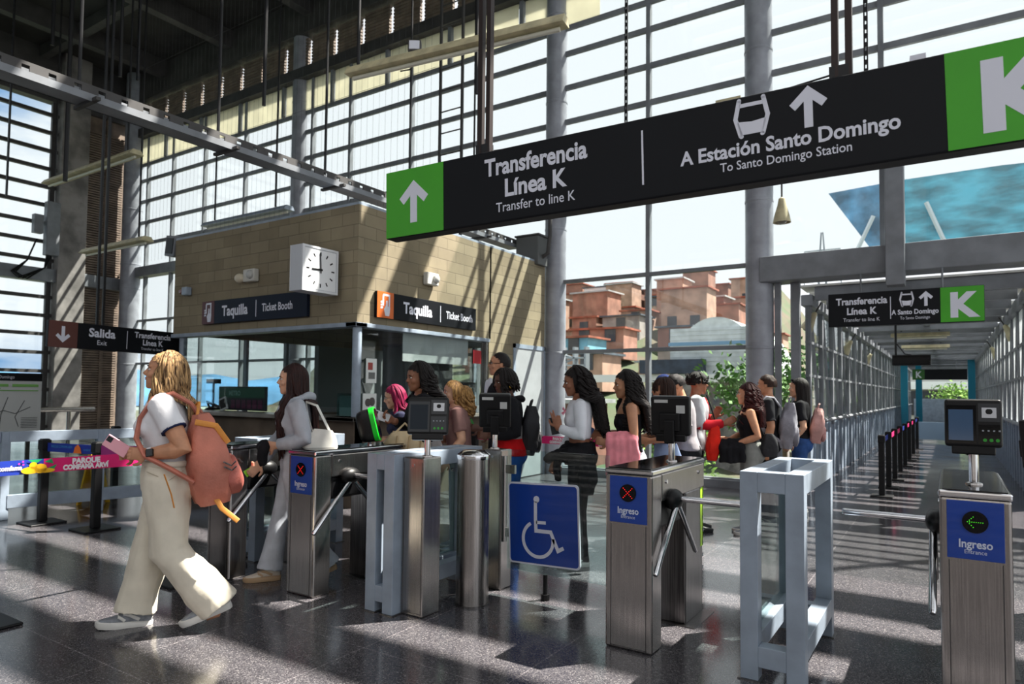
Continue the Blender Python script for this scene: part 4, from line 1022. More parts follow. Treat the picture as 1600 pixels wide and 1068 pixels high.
    for k in range(1, 12): rb.box(-2.6, 2.6, -3.12, -2.98, .25 * k - .02, .25 * k + .03)
    rb.box(-2.6, 2.6, -3.1, -3, 0, 2.9); rb.build('front_panel', mat('pale_panel', (196, 202, 206), .5, 0, .08, 2), s)
    MB().box(-2.7, 2.7, -3.14, -2.96, 1.9, 2.1).build('blue_band', mat('blue_band', (90, 140, 176), .5), s); MB().box(-2.4, 2.4, -2.5, 5, -6, 0).build('base', M_CONC, s)
    # cable station machinery and white girder
    c = thing('cable_station', 'dark steel cable car machinery with a white girder beside the arched roof', 'station', (-16.5, 38, 0))
    MB().box(-6, 6.5, -.3, .3, 2.1, 2.55).build('girder', mat('white_girder', (232, 234, 234), .5), c)
    for x in (-3.6, .2, 4): MB().box(x - .3, x + .3, -.3, .3, -4, 2.1).build('leg', M_CONC, c)
    mc = MB()
    for k in range(10): mc.cyl((rnd.uniform(1.5, 4.5), rnd.uniform(-1, 1), rnd.uniform(.2, 1.6)), (rnd.uniform(1.5, 5), rnd.uniform(-1, 1), rnd.uniform(.2, 1.8)), .22, 8)
    mc.box(1.2, 5, -.6, .6, 2.6, 3.4); mc.build('machinery', mat('machine_dark', (58, 68, 84), .5, .3, .2, 2), c)
    # pylon of the cable line, left pane
    p = thing('cable_tower', 'grey steel cable tower seen behind the curly-haired woman', 'tower', (-15.2, 28.5, -3))
    MB().cyl((0, 0, 0), (0, 0, 5.5), .3, 12).build('mast', M_COLM, p); lt = MB()
    for k in range(8):
        z = 3.6 + k * .35; lt.box(-.9, .9, -.2, .2, z, z + .06).cyl((-.9 + (k % 2) * 1.2, 0, z), (.3 - (k % 2) * 1.2, 0, z + .35), .05, 6)
    for x in (-.9, -.3, .3, .9): lt.box(x - .05, x + .05, -.2, .2, 3.4, 6.6)
    lt.build('lattice', mat('galvanised', (150, 156, 162), .4, .6), p)
    # street below the hill: awning roofs
    for i, (x, y, w, lb) in enumerate(((-17.5, 24, 3.2, 'low brick hut with a white roof edge behind the queue'), (-13.6, 25, 2.6, 'low brick wall house behind the straight-haired woman'), (-21.9, 26, 3, 'low brick hut at the foot of the round column'))):
        house(x, y, w, 3, 2.6, bricks[i % 3], roofs[1], lb, z=-1.6)
    # trees and shrubs
    lf = [mat('leaf_a', (74, 112, 58), .8, 0, .3, 3), mat('leaf_b', (92, 128, 70), .8, 0, .3, 3), mat('leaf_c', (112, 150, 60), .8, 0, .3, 3)]
    def tree(x, y, z, r, h, m, label, group=None):
        t = thing('tree', label, 'tree', (x, y, z), rnd.uniform(0, 6), group)
        MB().tube([(0, 0, 0), (.03, 0, h * .5), (0, .05, h * .8)], [.12, .09, .05], 8).build('trunk', mat('bark', (92, 76, 60), .9), t)
        lv = MB()
        for k in range(700):
            a, b = rnd.uniform(0, 2 * PI), math.acos(rnd.uniform(-1, 1)); q = r * (.45 + .6 * rnd.random()) * (1 + .25 * math.sin(3 * a + 2 * b))
            c_ = Vector((q * math.sin(b) * math.cos(a), q * math.sin(b) * math.sin(a), h + q * .8 * math.cos(b)))
            e1 = Vector((rnd.uniform(-1, 1), rnd.uniform(-1, 1), rnd.uniform(-1, 1))).normalized(); e2 = e1.orthogonal().normalized(); s_ = r * rnd.uniform(.05, .11)
            lv.add([c_ - e1 * s_, c_ + e2 * s_ * .5, c_ + e1 * s_, c_ - e2 * s_ * .5], [(0, 1, 2, 3)])
        lv.build('foliage', m, t)
        return t
    for i, (x, y, z, r, h, lb) in enumerate(TREES):
        tree(x, y, z, r, h, lf[2] if i in (1, len(TREES) - 1) else lf[i % 2], lb)
    # teal translucent building over the corridor
    t = thing('teal_canopy', 'slanted teal polycarbonate canopy above the corridor roof', 'canopy', (0, 0, 0))
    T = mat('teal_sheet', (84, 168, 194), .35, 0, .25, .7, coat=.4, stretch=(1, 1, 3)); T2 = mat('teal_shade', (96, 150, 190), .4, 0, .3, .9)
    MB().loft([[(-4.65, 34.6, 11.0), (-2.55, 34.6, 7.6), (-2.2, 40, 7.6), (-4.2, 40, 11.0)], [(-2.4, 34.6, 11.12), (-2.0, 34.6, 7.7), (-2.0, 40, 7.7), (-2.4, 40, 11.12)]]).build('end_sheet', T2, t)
    MB().loft([[(-2.4, 34.5, 11.12), (-2.2, 34.5, 7.7), (-2.2, 40, 7.7), (-2.4, 40, 11.12)], [(2, 34.5, 11.15), (2, 34.5, 7.9), (2, 40, 7.9), (2, 40, 11.15)], [(8, 34.5, 10.9), (8, 34.5, 7.9), (8, 40, 7.9), (8, 40, 10.9)]]).build('long_sheet', T, t)
    MB().box(-2.4, 8, 34.3, 34.5, 7.5, 7.9).build('sill', mat('canopy_pale', (156, 186, 206), .5), t)
    for a, b in (((-3.6, 34.3, 7.7), (-2.75, 34.3, 9.6)), ((-.7, 34.2, 9.9), (.05, 34.2, 7.8))): MB().tube([a, b], .09, 4).build('strut', mat('canopy_strut', (214, 222, 228), .5), t)
    for x in (-2.0, 6): MB().box(x - .15, x + .15, 36, 36.3, -4, 7.7).build('post', M_CONC, t)
    # power pylon
    p = thing('power_pylon', 'distant lattice power pylon left of the teal canopy', 'pylon', (-7.0, 49, 0))
    lt = MB()
    for sx in (-1, 1):
        for sy in (-1, 1): lt.tube([(sx * .5, sy * .5, -3), (sx * .2, sy * .2, 10), (sx * .05, sy * .05, 12.4)], .035, 4)
    for k in range(11):
        z = k * 1.0; w = .45 - .28 * k / 11; lt.tube([(-w, -w, z), (w, -w, z + 1.0)], .02, 4).tube([(w, -w, z), (-w, -w, z + 1.0)], .02, 4)
    lt.build('mast', mat('pylon_steel', (128, 136, 144), .5, .3), p)
    for z in (9.4, 11.2):
        MB().tube([(-1.1, 0, z), (1.1, 0, z)], .05, 4).tube([(-1.1, 0, z), (-1.15, 0, z - .6)], .03, 4).tube([(1.1, 0, z), (1.15, 0, z - .6)], .03, 4).build('crossarm', mat('pylon_steel', (128, 136, 144)), p)
    # building across the corridor's far end
    MBB = MB().box(-6, 6, 52, 58, 2.6, 3.6)
    b = thing('far_building', 'pale building with dark openings beyond the corridor\'s far end', 'building', (0, 0, 0))
    MB().box(-8, 8, 52, 58, -1, 4.6).build('wall', mat('pale_wall', (186, 184, 178), .8, 0, .1, .5), b); MB().box(-7, 7, 51.9, 52, 0.2, 1.8).build('opening', wn, b); MB().box(-7.5, 7.5, 51.7, 52, 1.9, 2.4).build('ledge', mat('white_render', (236, 238, 238)), b)
build_outside()
# ---------------------------------------------------------------- people
def remeshed(mb, vox, smooth=3, wr=0.0, wf=(9, 9, 5), seed=0):
    me = mb.mesh('tmp'); o = bpy.data.objects.new('tmp', me); COL.objects.link(o); fix_normals(me)
    r = o.modifiers.new('r', 'REMESH'); r.mode = 'VOXEL'; r.voxel_size = vox; r.use_smooth_shade = True
    s = o.modifiers.new('s', 'SMOOTH'); s.factor = .5; s.iterations = smooth
    out = bpy.data.meshes.new_from_object(o.evaluated_get(bpy.context.evaluated_depsgraph_get()))
    bpy.data.objects.remove(o); bpy.data.meshes.remove(me)
    if wr:
        nn = [(v.co.copy(), v.normal.copy()) for v in out.vertices]
        for v, (c, n) in zip(out.vertices, nn):
            q = Vector((c.x * wf[0], c.y * wf[1], c.z * wf[2] + seed))
            k = noise.noise(q) + .5 * noise.noise(q * 2.3 + Vector((5, 1, 2)))
            v.co = c + n * (wr * 1.7 * k)
    out.polygons.foreach_set('use_smooth', [True] * len(out.polygons)); out.update()
    return out

TORSO = [(.80, .08, .145, 0), (.87, .115, .170, -.008), (.94, .122, .174, -.012), (1.0, .108, .157, -.006), (1.06, .094, .136, 0), (1.14, .096, .138, .003),
         (1.22, .108, .149, .006), (1.29, .114, .156, .006), (1.35, .102, .162, 0), (1.395, .085, .155, -.004), (1.43, .066, .105, -.006), (1.465, .054, .06, -.004)]
class Fig:
    def __init__(s, h, fat=1.0, lean=0.0, male=False, arms=None, legs=None, head=(0, 0), sh=None):
        s.S = h / 1.70; s.fat = fat; s.lean = lean; s.male = male; s.head = head
        s.sh = sh or (.185 if male else .165)
        s.arms = arms or {}; s.legs = legs or {}
        for side, k in (('L', 1), ('R', -1)):
            s.arms.setdefault(side, ((-.03, k * .23, 1.12), (.03, k * .22, .88), (0, 0, -1), .5))
            s.legs.setdefault(side, ((.02, k * .095, .48), (0, k * .10, .085)))
    def sx(s, z): return s.lean * max(0, (z - .92) / .54) ** 1.3
    def torso(s, mb, infl, z0, z1, seg=24, k=1.0):
        rings = []
        zs = sorted({z0, z1} | {t[0] for t in TORSO if z0 < t[0] < z1})
        for z in zs:
            for a, b in zip(TORSO[:-1], TORSO[1:]):
                if a[0] <= z <= b[0]:
                    f = (z - a[0]) / (b[0] - a[0]); v = [a[i] + (b[i] - a[i]) * f for i in range(4)]; break
            rx, ry, cx = v[1], v[2], v[3]
            w = s.fat if z < 1.33 else 1 + (s.fat - 1) * .35
            if s.male: ry *= 1.05 + .10 * max(0, min(1, (z - 1.0) / .3)); ry *= .94 if z < 1.0 else 1.0
            rings.append([((cx + s.sx(z) + (rx * w + infl) * k * math.cos(2 * PI * i / seg)) * 1.0, (ry * w + infl) * k * math.sin(2 * PI * i / seg), z) for i in range(seg)])
        mb.loft(rings)
    def bust(s, mb, infl):
        if s.male: return
        for k in (-1, 1): mb.ell((.072 * s.fat + s.sx(1.24), k * .068 * s.fat, 1.245), (.055 * s.fat + infl, .066 * s.fat + infl * .6, .064 + infl * .6), 14, 9)
    def seat(s, mb, infl):
        for k in (-1, 1): mb.ell((-.066 * s.fat, k * .07 * s.fat, .905), (.072 * s.fat + infl, .085 * s.fat + infl, .09 + infl), 14, 9)
    def shoulder(s, side):
        k = 1 if side == 'L' else -1
        return Vector((s.sx(1.385), k * s.sh, 1.385))
    def arm_pts(s, side):
        A = s.shoulder(side); E, W = Vector(s.arms[side][0]), Vector(s.arms[side][1])
        E = E + Vector((s.sx(1.2), 0, 0)); W = W + Vector((s.sx(1.2), 0, 0))
        k = 1 if side == 'L' else -1
        In = A + Vector((0, -k * .06, .01))
        return [In, A, A.lerp(E, .35), A.lerp(E, .75), E, E.lerp(W, .28), E.lerp(W, .7), W]
    ARM_R = [.045, .054, .048, .041, .039, .041, .033, .026]
    def arm(s, mb, side, infl=0, frac=1.0, flare=0):
        P = s.arm_pts(side); f = 1 + (s.fat - 1) * .9; m = 1.12 if s.male else 1
        r = [x * f * m + infl for x in s.ARM_R]
        if frac < 1:
            n = frac * (len(P) - 1); i = int(n); q = P[i].lerp(P[i + 1], n - i); rq = r[i] + (r[i + 1] - r[i]) * (n - i)
            P = P[:i + 1] + [q]; r = r[:i + 1] + [rq]
        r[-1] += flare
        mb.tube(P, r, 14, up=(1, 0, 0))
    def hand(s, mb, side):
        E, W = s.arm_pts(side)[4], s.arm_pts(side)[7]; d, curl = Vector(s.arms[side][2]).normalized(), s.arms[side][3]
        k = 1 if side == 'L' else -1
        peace = len(s.arms[side]) > 5
        n = Vector(s.arms[side][4]) if len(s.arms[side]) > 4 and s.arms[side][4] else Vector((0, -k, 0))
        n = (n - d * n.dot(d)); n = n.normalized() if n.length > .1 else d.orthogonal().normalized()
        sd = d.cross(n) * k                                     # towards the thumb
        mb.tube([W - d * .02, W + d * .02, W + d * .055, W + d * .09], [(.022, .026), (.018, .036), (.016, .042), (.013, .04)], 12, up=n)
        for i, (o, L, r) in enumerate(((.030, .072, .0092), (.010, .082, .0095), (-.011, .076, .0092), (-.030, .06, .0082))):
            p = W + d * .082 + sd * o; c = curl
            if peace: c = .05 if i < 2 else 1.25
            dd = (d + sd * o * (4 if peace and i < 2 else 1.6)).normalized(); pts = [p - dd * .02, p]
            ax = dd.cross(n)
            for j, l in enumerate((.42, .33, .25)):
                a = c * (.55 + .45 * j); q = Matrix.Rotation(a, 3, ax) @ dd; pts.append(pts[-1] + q * L * l); dd = q if j < 2 else dd
            mb.tube(pts, [r * 1.1, r * 1.1, r, r * .92, r * .75], 8)
        t0 = W + d * .028 + sd * .03; t1 = t0 + (d * .5 + sd * .75 + n * .3).normalized() * .036; t2 = t1 + (d * .85 + sd * .25 + n * (.35 + curl * .4)).normalized() * .03; t3 = t2 + (d + n * .4 * (1 + curl)).normalized() * .024
        mb.tube([t0 - sd * .012, t0, t1, t2, t3], [.014, .014, .0115, .0105, .0075], 8)
    def leg(s, mb, side, rad, infl=0, z_end=None):
        k = 1 if side == 'L' else -1
        H = Vector((-.005, k * .085 * s.fat, .90)); K, A = Vector(s.legs[side][0]), Vector(s.legs[side][1])
        P = [H + Vector((0, 0, .04)), H.lerp(K, .12), H.lerp(K, .55), K, K.lerp(A, .35), K.lerp(A, .75), A]
        r = [x + infl for x in rad]
        if z_end is not None:
            Q, q = [P[0]], [r[0]]
            for a, b, ra, rb in zip(P[:-1], P[1:], r[:-1], r[1:]):
                if b.z < z_end: f = (a.z - z_end) / (a.z - b.z); Q.append(a.lerp(b, f)); q.append(ra + (rb - ra) * f); break
                Q.append(b); q.append(rb)
            P, r = Q, q
        mb.tube(P, r, 18, up=(1, 0, 0))
    def head_m(s):
        yaw, pitch = s.head
        b = Vector((s.sx(1.47) + .012, 0, 1.465))
        return Matrix.Translation(b) @ Matrix.Rotation(R(yaw), 4, 'Z') @ Matrix.Rotation(R(pitch), 4, 'Y') @ Matrix.Translation((0, 0, .008))
    def body(s, vox):
        mb = MB(); f = s.fat
        s.torso(mb, 0, .80, 1.465); s.bust(mb, 0); s.seat(mb, 0)
        for sd in 'LR':
            s.arm(mb, sd); s.hand(mb, sd)
            s.leg(mb, sd, [x * (1 + (f - 1) * .8) for x in (.09, .088, .07, .052, .055, .04, .032)])
            A = Vector(s.legs[sd][1]); mb.tube([A + Vector((0, 0, .01)), A + Vector((.01, 0, -.04)), A + Vector((.07, 0, -.055))], [.03, .032, .028], 10)
        M = s.head_m()
        mb.tube([(s.sx(1.42) - .012, 0, 1.40), (s.sx(1.46) - .004, 0, 1.46), tuple(M @ Vector((-.012, 0, .06)))], [(.058, .066), (.05, .053), (.05, .052)], 16, up=(1, 0, 0))
        secs = [(0, .062, .02, .022), (.010, .052, .036, .038), (.03, .034, .060, .054), (.06, .02, .077, .062), (.09, .012, .084, .068), (.118, .004, .089, .0715), (.15, .0, .095, .075), (.18, -.005, .09, .071), (.202, -.009, .072, .057), (.217, -.012, .042, .034)]
        mb.loft([[(cx + rx * math.cos(2 * PI * i / 24), ry * math.sin(2 * PI * i / 24), z) for i in range(24)] for z, cx, rx, ry in secs], M=M)
        mb.tube([(.088, 0, .128), (.099, 0, .108), (.109, 0, .092), (.098, 0, .084)], [(.007, .008), (.010, .010), (.0125, .014), (.009, .013)], 10, up=(1, 0, 0), M=M)   # nose
        mb.ell((.089, 0, .066), (.012, .021, .006), 12, 6, M); mb.ell((.087, 0, .055), (.0125, .018, .007), 12, 6, M); mb.ell((.073, 0, .016), (.02, .024, .018), 12, 8, M)
        for k in (-1, 1):
            mb.ell((.066, k * .04, .086), (.022, .024, .024), 12, 8, M); mb.ell((.083, k * .03, .136), (.01, .026, .007), 12, 6, M)
            mb.ell((-.006, k * .076, .104), (.02, .009, .032), 12, 8, M)
        return remeshed(mb, vox, 2)
    def scale(s, me):
        me.transform(Matrix.Scale(s.S, 4)); return me

def SK(i):
    return [mat('skin_tan', (198, 142, 108), .5, 0, .05, 20), mat('skin_brown', (150, 98, 72), .5, 0, .06, 20), mat('skin_deep', (98, 62, 48), .5, 0, .06, 20), mat('skin_light', (214, 164, 134), .5, 0, .04, 20)][i]
def cloth(name, c, var=.1, bump=.25, scale=10): return mat(name, c, .85, 0, var * .7, scale, bump * .3, 26, spec=.2)
HAIRM = {}
def hairm(name, c, c2=None, r=.38): return mat('hair_' + name, c, r + .12, 0, .45, 6, .3, 90, (18, 18, 1.2), col2=c2, spec=.22)

def hair_cap(M, infl, cut, seg=36, rings=22, rough=0.0, seed=0):
    """Scalp hair: an ellipsoid shell over the skull, opened over the face."""
    vs, fs = [], []
    for i in range(rings + 1):
        a = PI * i / rings
        for j in range(seg):
            b = 2 * PI * j / seg; v = Vector((math.sin(a) * math.cos(b), math.sin(a) * math.sin(b), math.cos(a)))
            k = 1 + rough * (noise.noise(v * 5 + Vector((seed, 0, 0))) + .6 * noise.noise(v * 12))
            inf = infl * (1 - .65 * max(0, v.x) ** 2)
            vs.append(Vector((-.006 + (.094 + inf) * k * v.x, (.076 + infl) * k * v.y, .122 + (.1 + infl) * k * v.z)))
    for i in range(rings):
        for j in range(seg):
            f = (i * seg + j, i * seg + (j + 1) % seg, (i + 1) * seg + (j + 1) % seg, (i + 1) * seg + j)
            c = sum((vs[q] for q in f), Vector()) / 4
            if cut(c): fs.append(f)
    mb = MB(); mb.add(vs, fs, M); return mb
def hair_locks(mb, M, rnd, n, end, vol, curl=0, freq=3, r=.011, front=55, taper=.35, back_shift=0.0, sway=0.02, clump=0, phi_rng=None, floor_y=None, drape=None):
    """Strands from the crown over the skull, then falling to head-local height `end`."""
    for i in range(n):
        phi = R(rnd.uniform(front, 360 - front)) if not phi_rng else R(rnd.uniform(*phi_rng))
        e = end + rnd.uniform(-.05, .05) * (1 + abs(end)); pts = []; rad = []
        vv = vol * rnd.uniform(.55, 1.15); ph = rnd.uniform(0, 6.28); part = Vector((.01, rnd.uniform(-.01, .01), 0))
        top = rnd.uniform(.2, 1.0)
        N = 22 + int(5 * freq if curl > .009 and freq > 2.5 else 0)
        for j in range(N):
            t = j / (N - 1)
            if t < .4:
                a = (t / .4) * PI * .5 * 1.05; q = math.sin(max(a, .2 * top)); z = .122 + (.103 + vv * .7) * math.cos(a)
                x = -.006 + (.094 + vv) * q * math.cos(phi); y = (.077 + vv) * q * math.sin(phi)
            else:
                u = (t - .4) / .6; z = .115 + (e - .115) * u; g = 1 + .25 * u * (vol / .02) * .3
                x = -.006 + (.094 + vv) * math.cos(phi) * g + back_shift * u; y = (.077 + vv) * math.sin(phi) * g * (1 + sway * u)
                if drape: x, y = drape(x, y, z)
            am = curl * min(1, max(0, (t - .22) / .3))
            p = Vector((x + am * math.cos(freq * 6.28 * t + ph), y + am * math.sin(freq * 6.28 * t + ph), z + am * .5 * math.sin(freq * 6.28 * t * 1.3 + ph)))
            pts.append(M @ p); rad.append(r * (1 if t < .7 else 1 - (1 - taper) * (t - .7) / .3) * (.6 if j == 0 else 1))
        mb.tube(pts, rad, 5)

def draper(F, gap=.018):
    """Keeps falling hair outside the chest and back of its wearer (head-local)."""
    def fn(x, y, z):
        b = max(0, min(1, (-.01 - z) / .07))
        if b <= 0: return x, y
        rx, ry = .118 * F.fat + gap, .175 * F.fat + gap
        yy = max(-.125, min(.125, y * 1.25)); xs = rx * math.sqrt(max(.05, 1 - (yy / ry) ** 2))
        c = -.03 - F.lean * min(1, -z * 2.2)
        xt = c + xs * (1.05 if z < -.16 else .8) if x > -.005 else c - xs
        return x + (xt - x) * b, y + (yy - y) * b
    return fn
def face(p, F, rnd, lips=(150, 70, 66), brow=(34, 24, 20), iris=(48, 30, 20)):
    M = F.head_m()
    for k in (-1, 1):
        e = MB().ell((.0815, k * .031, .1185), (.010, .0135, .0072), 14, 8, M); o = link('eye', F.scale(e.mesh()), mat('eye_white', (226, 220, 214), .25), p); fix_normals(o.data); shade(o.data, 80)
        q = MB().ell((.0885, k * .0305, .1185), (.0045, .0062, .0062), 10, 6, M); b = link('iris', F.scale(q.mesh()), mat('iris_dark', iris, .2), o)
        l = MB().tube([(.088, k * .017, .123), (.0925, k * .03, .127), (.086, k * .044, .123)], [.0014, .0022, .0012], 6, M=M); link('lashes', F.scale(l.mesh()), mat('lash_dark', (20, 14, 12), .7), o)
        w = MB().tube([(.092, k * .014, .136), (.0955, k * .03, .142), (.084, k * .05, .137)], [.0028, .0035, .0015], 6, M=M); link('eyebrow', F.scale(w.mesh()), mat('brow_dark', brow, .8), p)
    lp = MB().ell((.0935, 0, .0655), (.0105, .0205, .0046), 14, 6, M).ell((.0925, 0, .0565), (.0105, .018, .0055), 14, 6, M)
    o = link('lips', F.scale(lp.mesh()), mat('lips_%d' % lips[0], lips, .4), p); fix_normals(o.data); shade(o.data, 80)

def shoe(p, F, side, um, sm, yaw=0, pitch=0, name='shoe', s=1.0, lace=True):
    A = Vector(F.legs[side][1])
    M = Matrix.Translation((A.x, A.y, 0)) @ Matrix.Translation((0, 0, A.z - .085)) @ Matrix.Rotation(R(yaw), 4, 'Z') @ Matrix.Translation((.13, 0, 0)) @ Matrix.Rotation(R(pitch), 4, 'Y') @ Matrix.Translation((-.13, 0, 0)) @ Matrix.Scale(s, 4)
    rings = []
    for x, w, h0, h1 in ((-.082, .018, .03, .07), (-.072, .033, .02, .105), (-.03, .037, .02, .115), (.02, .038, .02, .10), (.07, .044, .02, .075), (.12, .046, .02, .056), (.165, .037, .02, .045), (.188, .018, .022, .035)):
        c = (h0 + h1) / 2; rings.append([(x, w * math.cos(2 * PI * i / 16), c + (h1 - h0) / 2 * math.sin(2 * PI * i / 16)) for i in range(16)])
    up = MB().loft(rings, M=M); o = link(name, F.scale(up.mesh()), um, p); fix_normals(o.data); shade(o.data, 60)
    out = [(-.088, 0), (-.08, .028), (-.04, .042), (.02, .042), (.08, .05), (.14, .05), (.18, .034), (.197, 0)]; out = out + [(x, -y) for x, y in out[-2:0:-1]]
    so = MB().loft([[(x * .97, y * .92, 0) for x, y in out], [(x, y, .012) for x, y in out], [(x, y, .034) for x, y in out], [(x * .96, y * .9, .038) for x, y in out]], M=M)
    q = link('sole', F.scale(so.mesh()), sm, o); fix_normals(q.data); shade(q.data, 50)
    sd = MB()
    for k in (-1, 1): sd.tube([(-.02, k * .037, .05), (.03, k * .0405, .075), (.06, k * .036, .082)], [(.009, .004)] * 3, 8, M=M).tube([(.05, k * .043, .045), (.07, k * .043, .06), (.085, k * .036, .066)], [(.008, .004)] * 3, 8, M=M)
    sd.tube([(-.078, 0, .05), (-.08, 0, .09), (-.074, 0, .118)], [(.012, .006)] * 3, 8, up=(0, 1, 0), M=M).ell((.0, 0, .112), (.02, .022, .02), 12, 8, M)
    q2 = link('side_panel', F.scale(sd.mesh()), sm, o); fix_normals(q2.data); shade(q2.data, 70)
    if lace:
        l = MB()
        for k in range(4): l.tube([(.02 + k * .022, -.026, .098 - k * .010), (.022 + k * .022, 0, .106 - k * .0125), (.02 + k * .022, .026, .098 - k * .010)], .0035, 5, M=M)
        link('laces', F.scale(l.mesh()), sm, o)

def person(x, y, heading, F, label, skin, vox=.0075, group=None):
    me = F.scale(F.body(vox)); o = link('person', me, SK(skin) if isinstance(skin, int) else skin)
    o.location = (x, y, 0); o.rotation_euler = (0, 0, R(heading)); tag(o, label, 'person', group)
    return o
def wear(p, F, name, mb, m, vox=.011, smooth=3, wr=.004, wf=(9, 9, 5), seed=0, parent=None):
    return link(name, F.scale(remeshed(mb, vox, smooth, wr, wf, seed)), m, parent or p)
def top(p, F, name, m, z0, sleeve, infl=.013, z1=1.435, loose=.0, wr=.004, arm_infl=.012, flare=.0, vox=.011, k=1.0, seed=0, sides='LR'):
    mb = MB(); F.torso(mb, infl, z0, z1, k=k); F.bust(mb, infl * .9)
    if loose: mb.ell((F.sx(1.1), 0, 1.12), (.12 * F.fat + loose, .155 * F.fat + loose, .2), 20, 10)
    for s in sides:
        if sleeve > 0: F.arm(mb, s, arm_infl, sleeve, flare)
    return wear(p, F, name, mb, m, vox, 3, wr, seed=seed)
def pants(p, F, name, m, rad, infl=.012, z_end=None, ztop=1.03, wr=.005, vox=.011, seed=0):
    mb = MB(); F.torso(mb, infl, .82, ztop); F.seat(mb, infl)
    for s in 'LR': F.leg(mb, s, rad, 0, z_end)
    return wear(p, F, name, mb, m, vox, 3, wr, (7, 7, 4), seed)
def hair_obj(p, F, mbs, m, name='hair'):
    mb = MB()
    for q in mbs: mb.add(q.v, q.f)
    o = link(name, F.scale(mb.mesh()), m, p); shade(o.data, 180); return o
def pmat(p_xyh, S): return Matrix.Translation((p_xyh[0], p_xyh[1], 0)) @ Matrix.Rotation(R(p_xyh[2]), 4, 'Z') @ Matrix.Scale(S, 4)
def held(name, label, cat, pos, F, local, rot=(0, 0, 0)):
    """A thing carried by a person: top-level, placed at a point given in the carrier's own frame."""
    t = thing(name, label, cat)
    t.matrix_world = pmat(pos, F.S) @ Matrix.Translation(local) @ Euler([R(a) for a in rot]).to_matrix().to_4x4()
    return t
def phone(label, pos, F, local, rot, col, cam=True):
    t = held('phone', label, 'phone', pos, F, local, rot)
    MB().box(-.0375, .0375, -.005, .005, -.076, .076).build('body', mat('phone_%d_%d' % (col[0], col[1]), col, .35), t, bevel=.004, segs=2)
    MB().box(-.034, .034, -.0056, -.0048, -.072, .072).build('screen', M_BLACKG, t)
    if cam:
        c = MB().box(-.03, .002, .005, .0072, .036, .07).build('camera_bump', mat('phone_cam', (40, 44, 52), .3), t, bevel=.003)
        q = MB()
        for a, b in ((-.022, .062), (-.022, .045), (-.006, .054)): q.cyl((a, .007, b), (a, .0085, b), .006, 12)
        q.build('lens', M_BLACKG, c)
    return t
def bag_shell(W, H, D, sq=.55, taper=.75, seg=28, rings=14, noise_amp=.01, seed=0, sag=.2):
    """Soft bag body: rounded box loft, W across, D deep, H tall, bulging low."""
    mb = MB(); R_ = []
    for i in range(rings + 1):
        t = i / rings; z = (t - .5) * H
        w = (math.sin(PI * (.06 + .88 * t))) ** .35; b = 1 - (1 - taper) * t + sag * .25 * math.sin(PI * (1 - t) * .9)
        ring = []
        for j in range(seg):
            a = 2 * PI * j / seg; cx = abs(math.cos(a)) ** sq * (1 if math.cos(a) > 0 else -1); cy = abs(math.sin(a)) ** sq * (1 if math.sin(a) > 0 else -1)
            n = noise.noise((cx * 2.2 + seed, cy * 2.2, z * 9)) * noise_amp + noise.noise((cx * 5 + seed, cy * 5, z * 20)) * noise_amp * .5
            ring.append((cx * (D / 2 * w * b + n), cy * (W / 2 * w * b + n), z))
        R_.append(ring)
    mb.loft(R_); return mb
def backpack(label, pos, F, local, rot, W, H, D, m, m2, strap_pts=None, seed=0, ms=None, taper=.75):
    t = held('backpack', label, 'backpack', pos, F, local, rot)
    o = bag_shell(W, H, D, seed=seed, noise_amp=.018, taper=taper).build('body', m, t, smooth=True)
    q = bag_shell(W * .82, H * .42, D * .42, taper=.85, seed=seed + 3).build('front_pocket', m2, t, smooth=True); q.location = (-D * .42, 0, -H * .22)
    MB().tube([(-D * .62, -W * .32, -H * .1), (-D * .66, 0, -H * .08), (-D * .62, W * .32, -H * .1)], .005, 6).build('zip', M_BLACK, q)
    q.children[0].location = (D * .42, 0, H * .22)
    MB().tube([(D * .1, -.05, H * .46), (D * .02, -.045, H * .6), (-D * .02, 0, H * .63), (D * .02, .045, H * .6), (D * .1, .05, H * .46)], .009, 8, .5).build('handle', ms or m, t, smooth=True)
    inv = (Matrix.Translation(local) @ Euler([R(a) for a in rot]).to_matrix().to_4x4()).inverted()
    for k, pts in enumerate(strap_pts or []):
        pts = [tuple(inv @ Vector(q)) for q in pts]                 # given in the wearer's frame
        MB().tube(pts, [(.015, .026)] * len(pts), 10, up=(1, 0, 0)).build('strap', m, t, smooth=True)
    return t
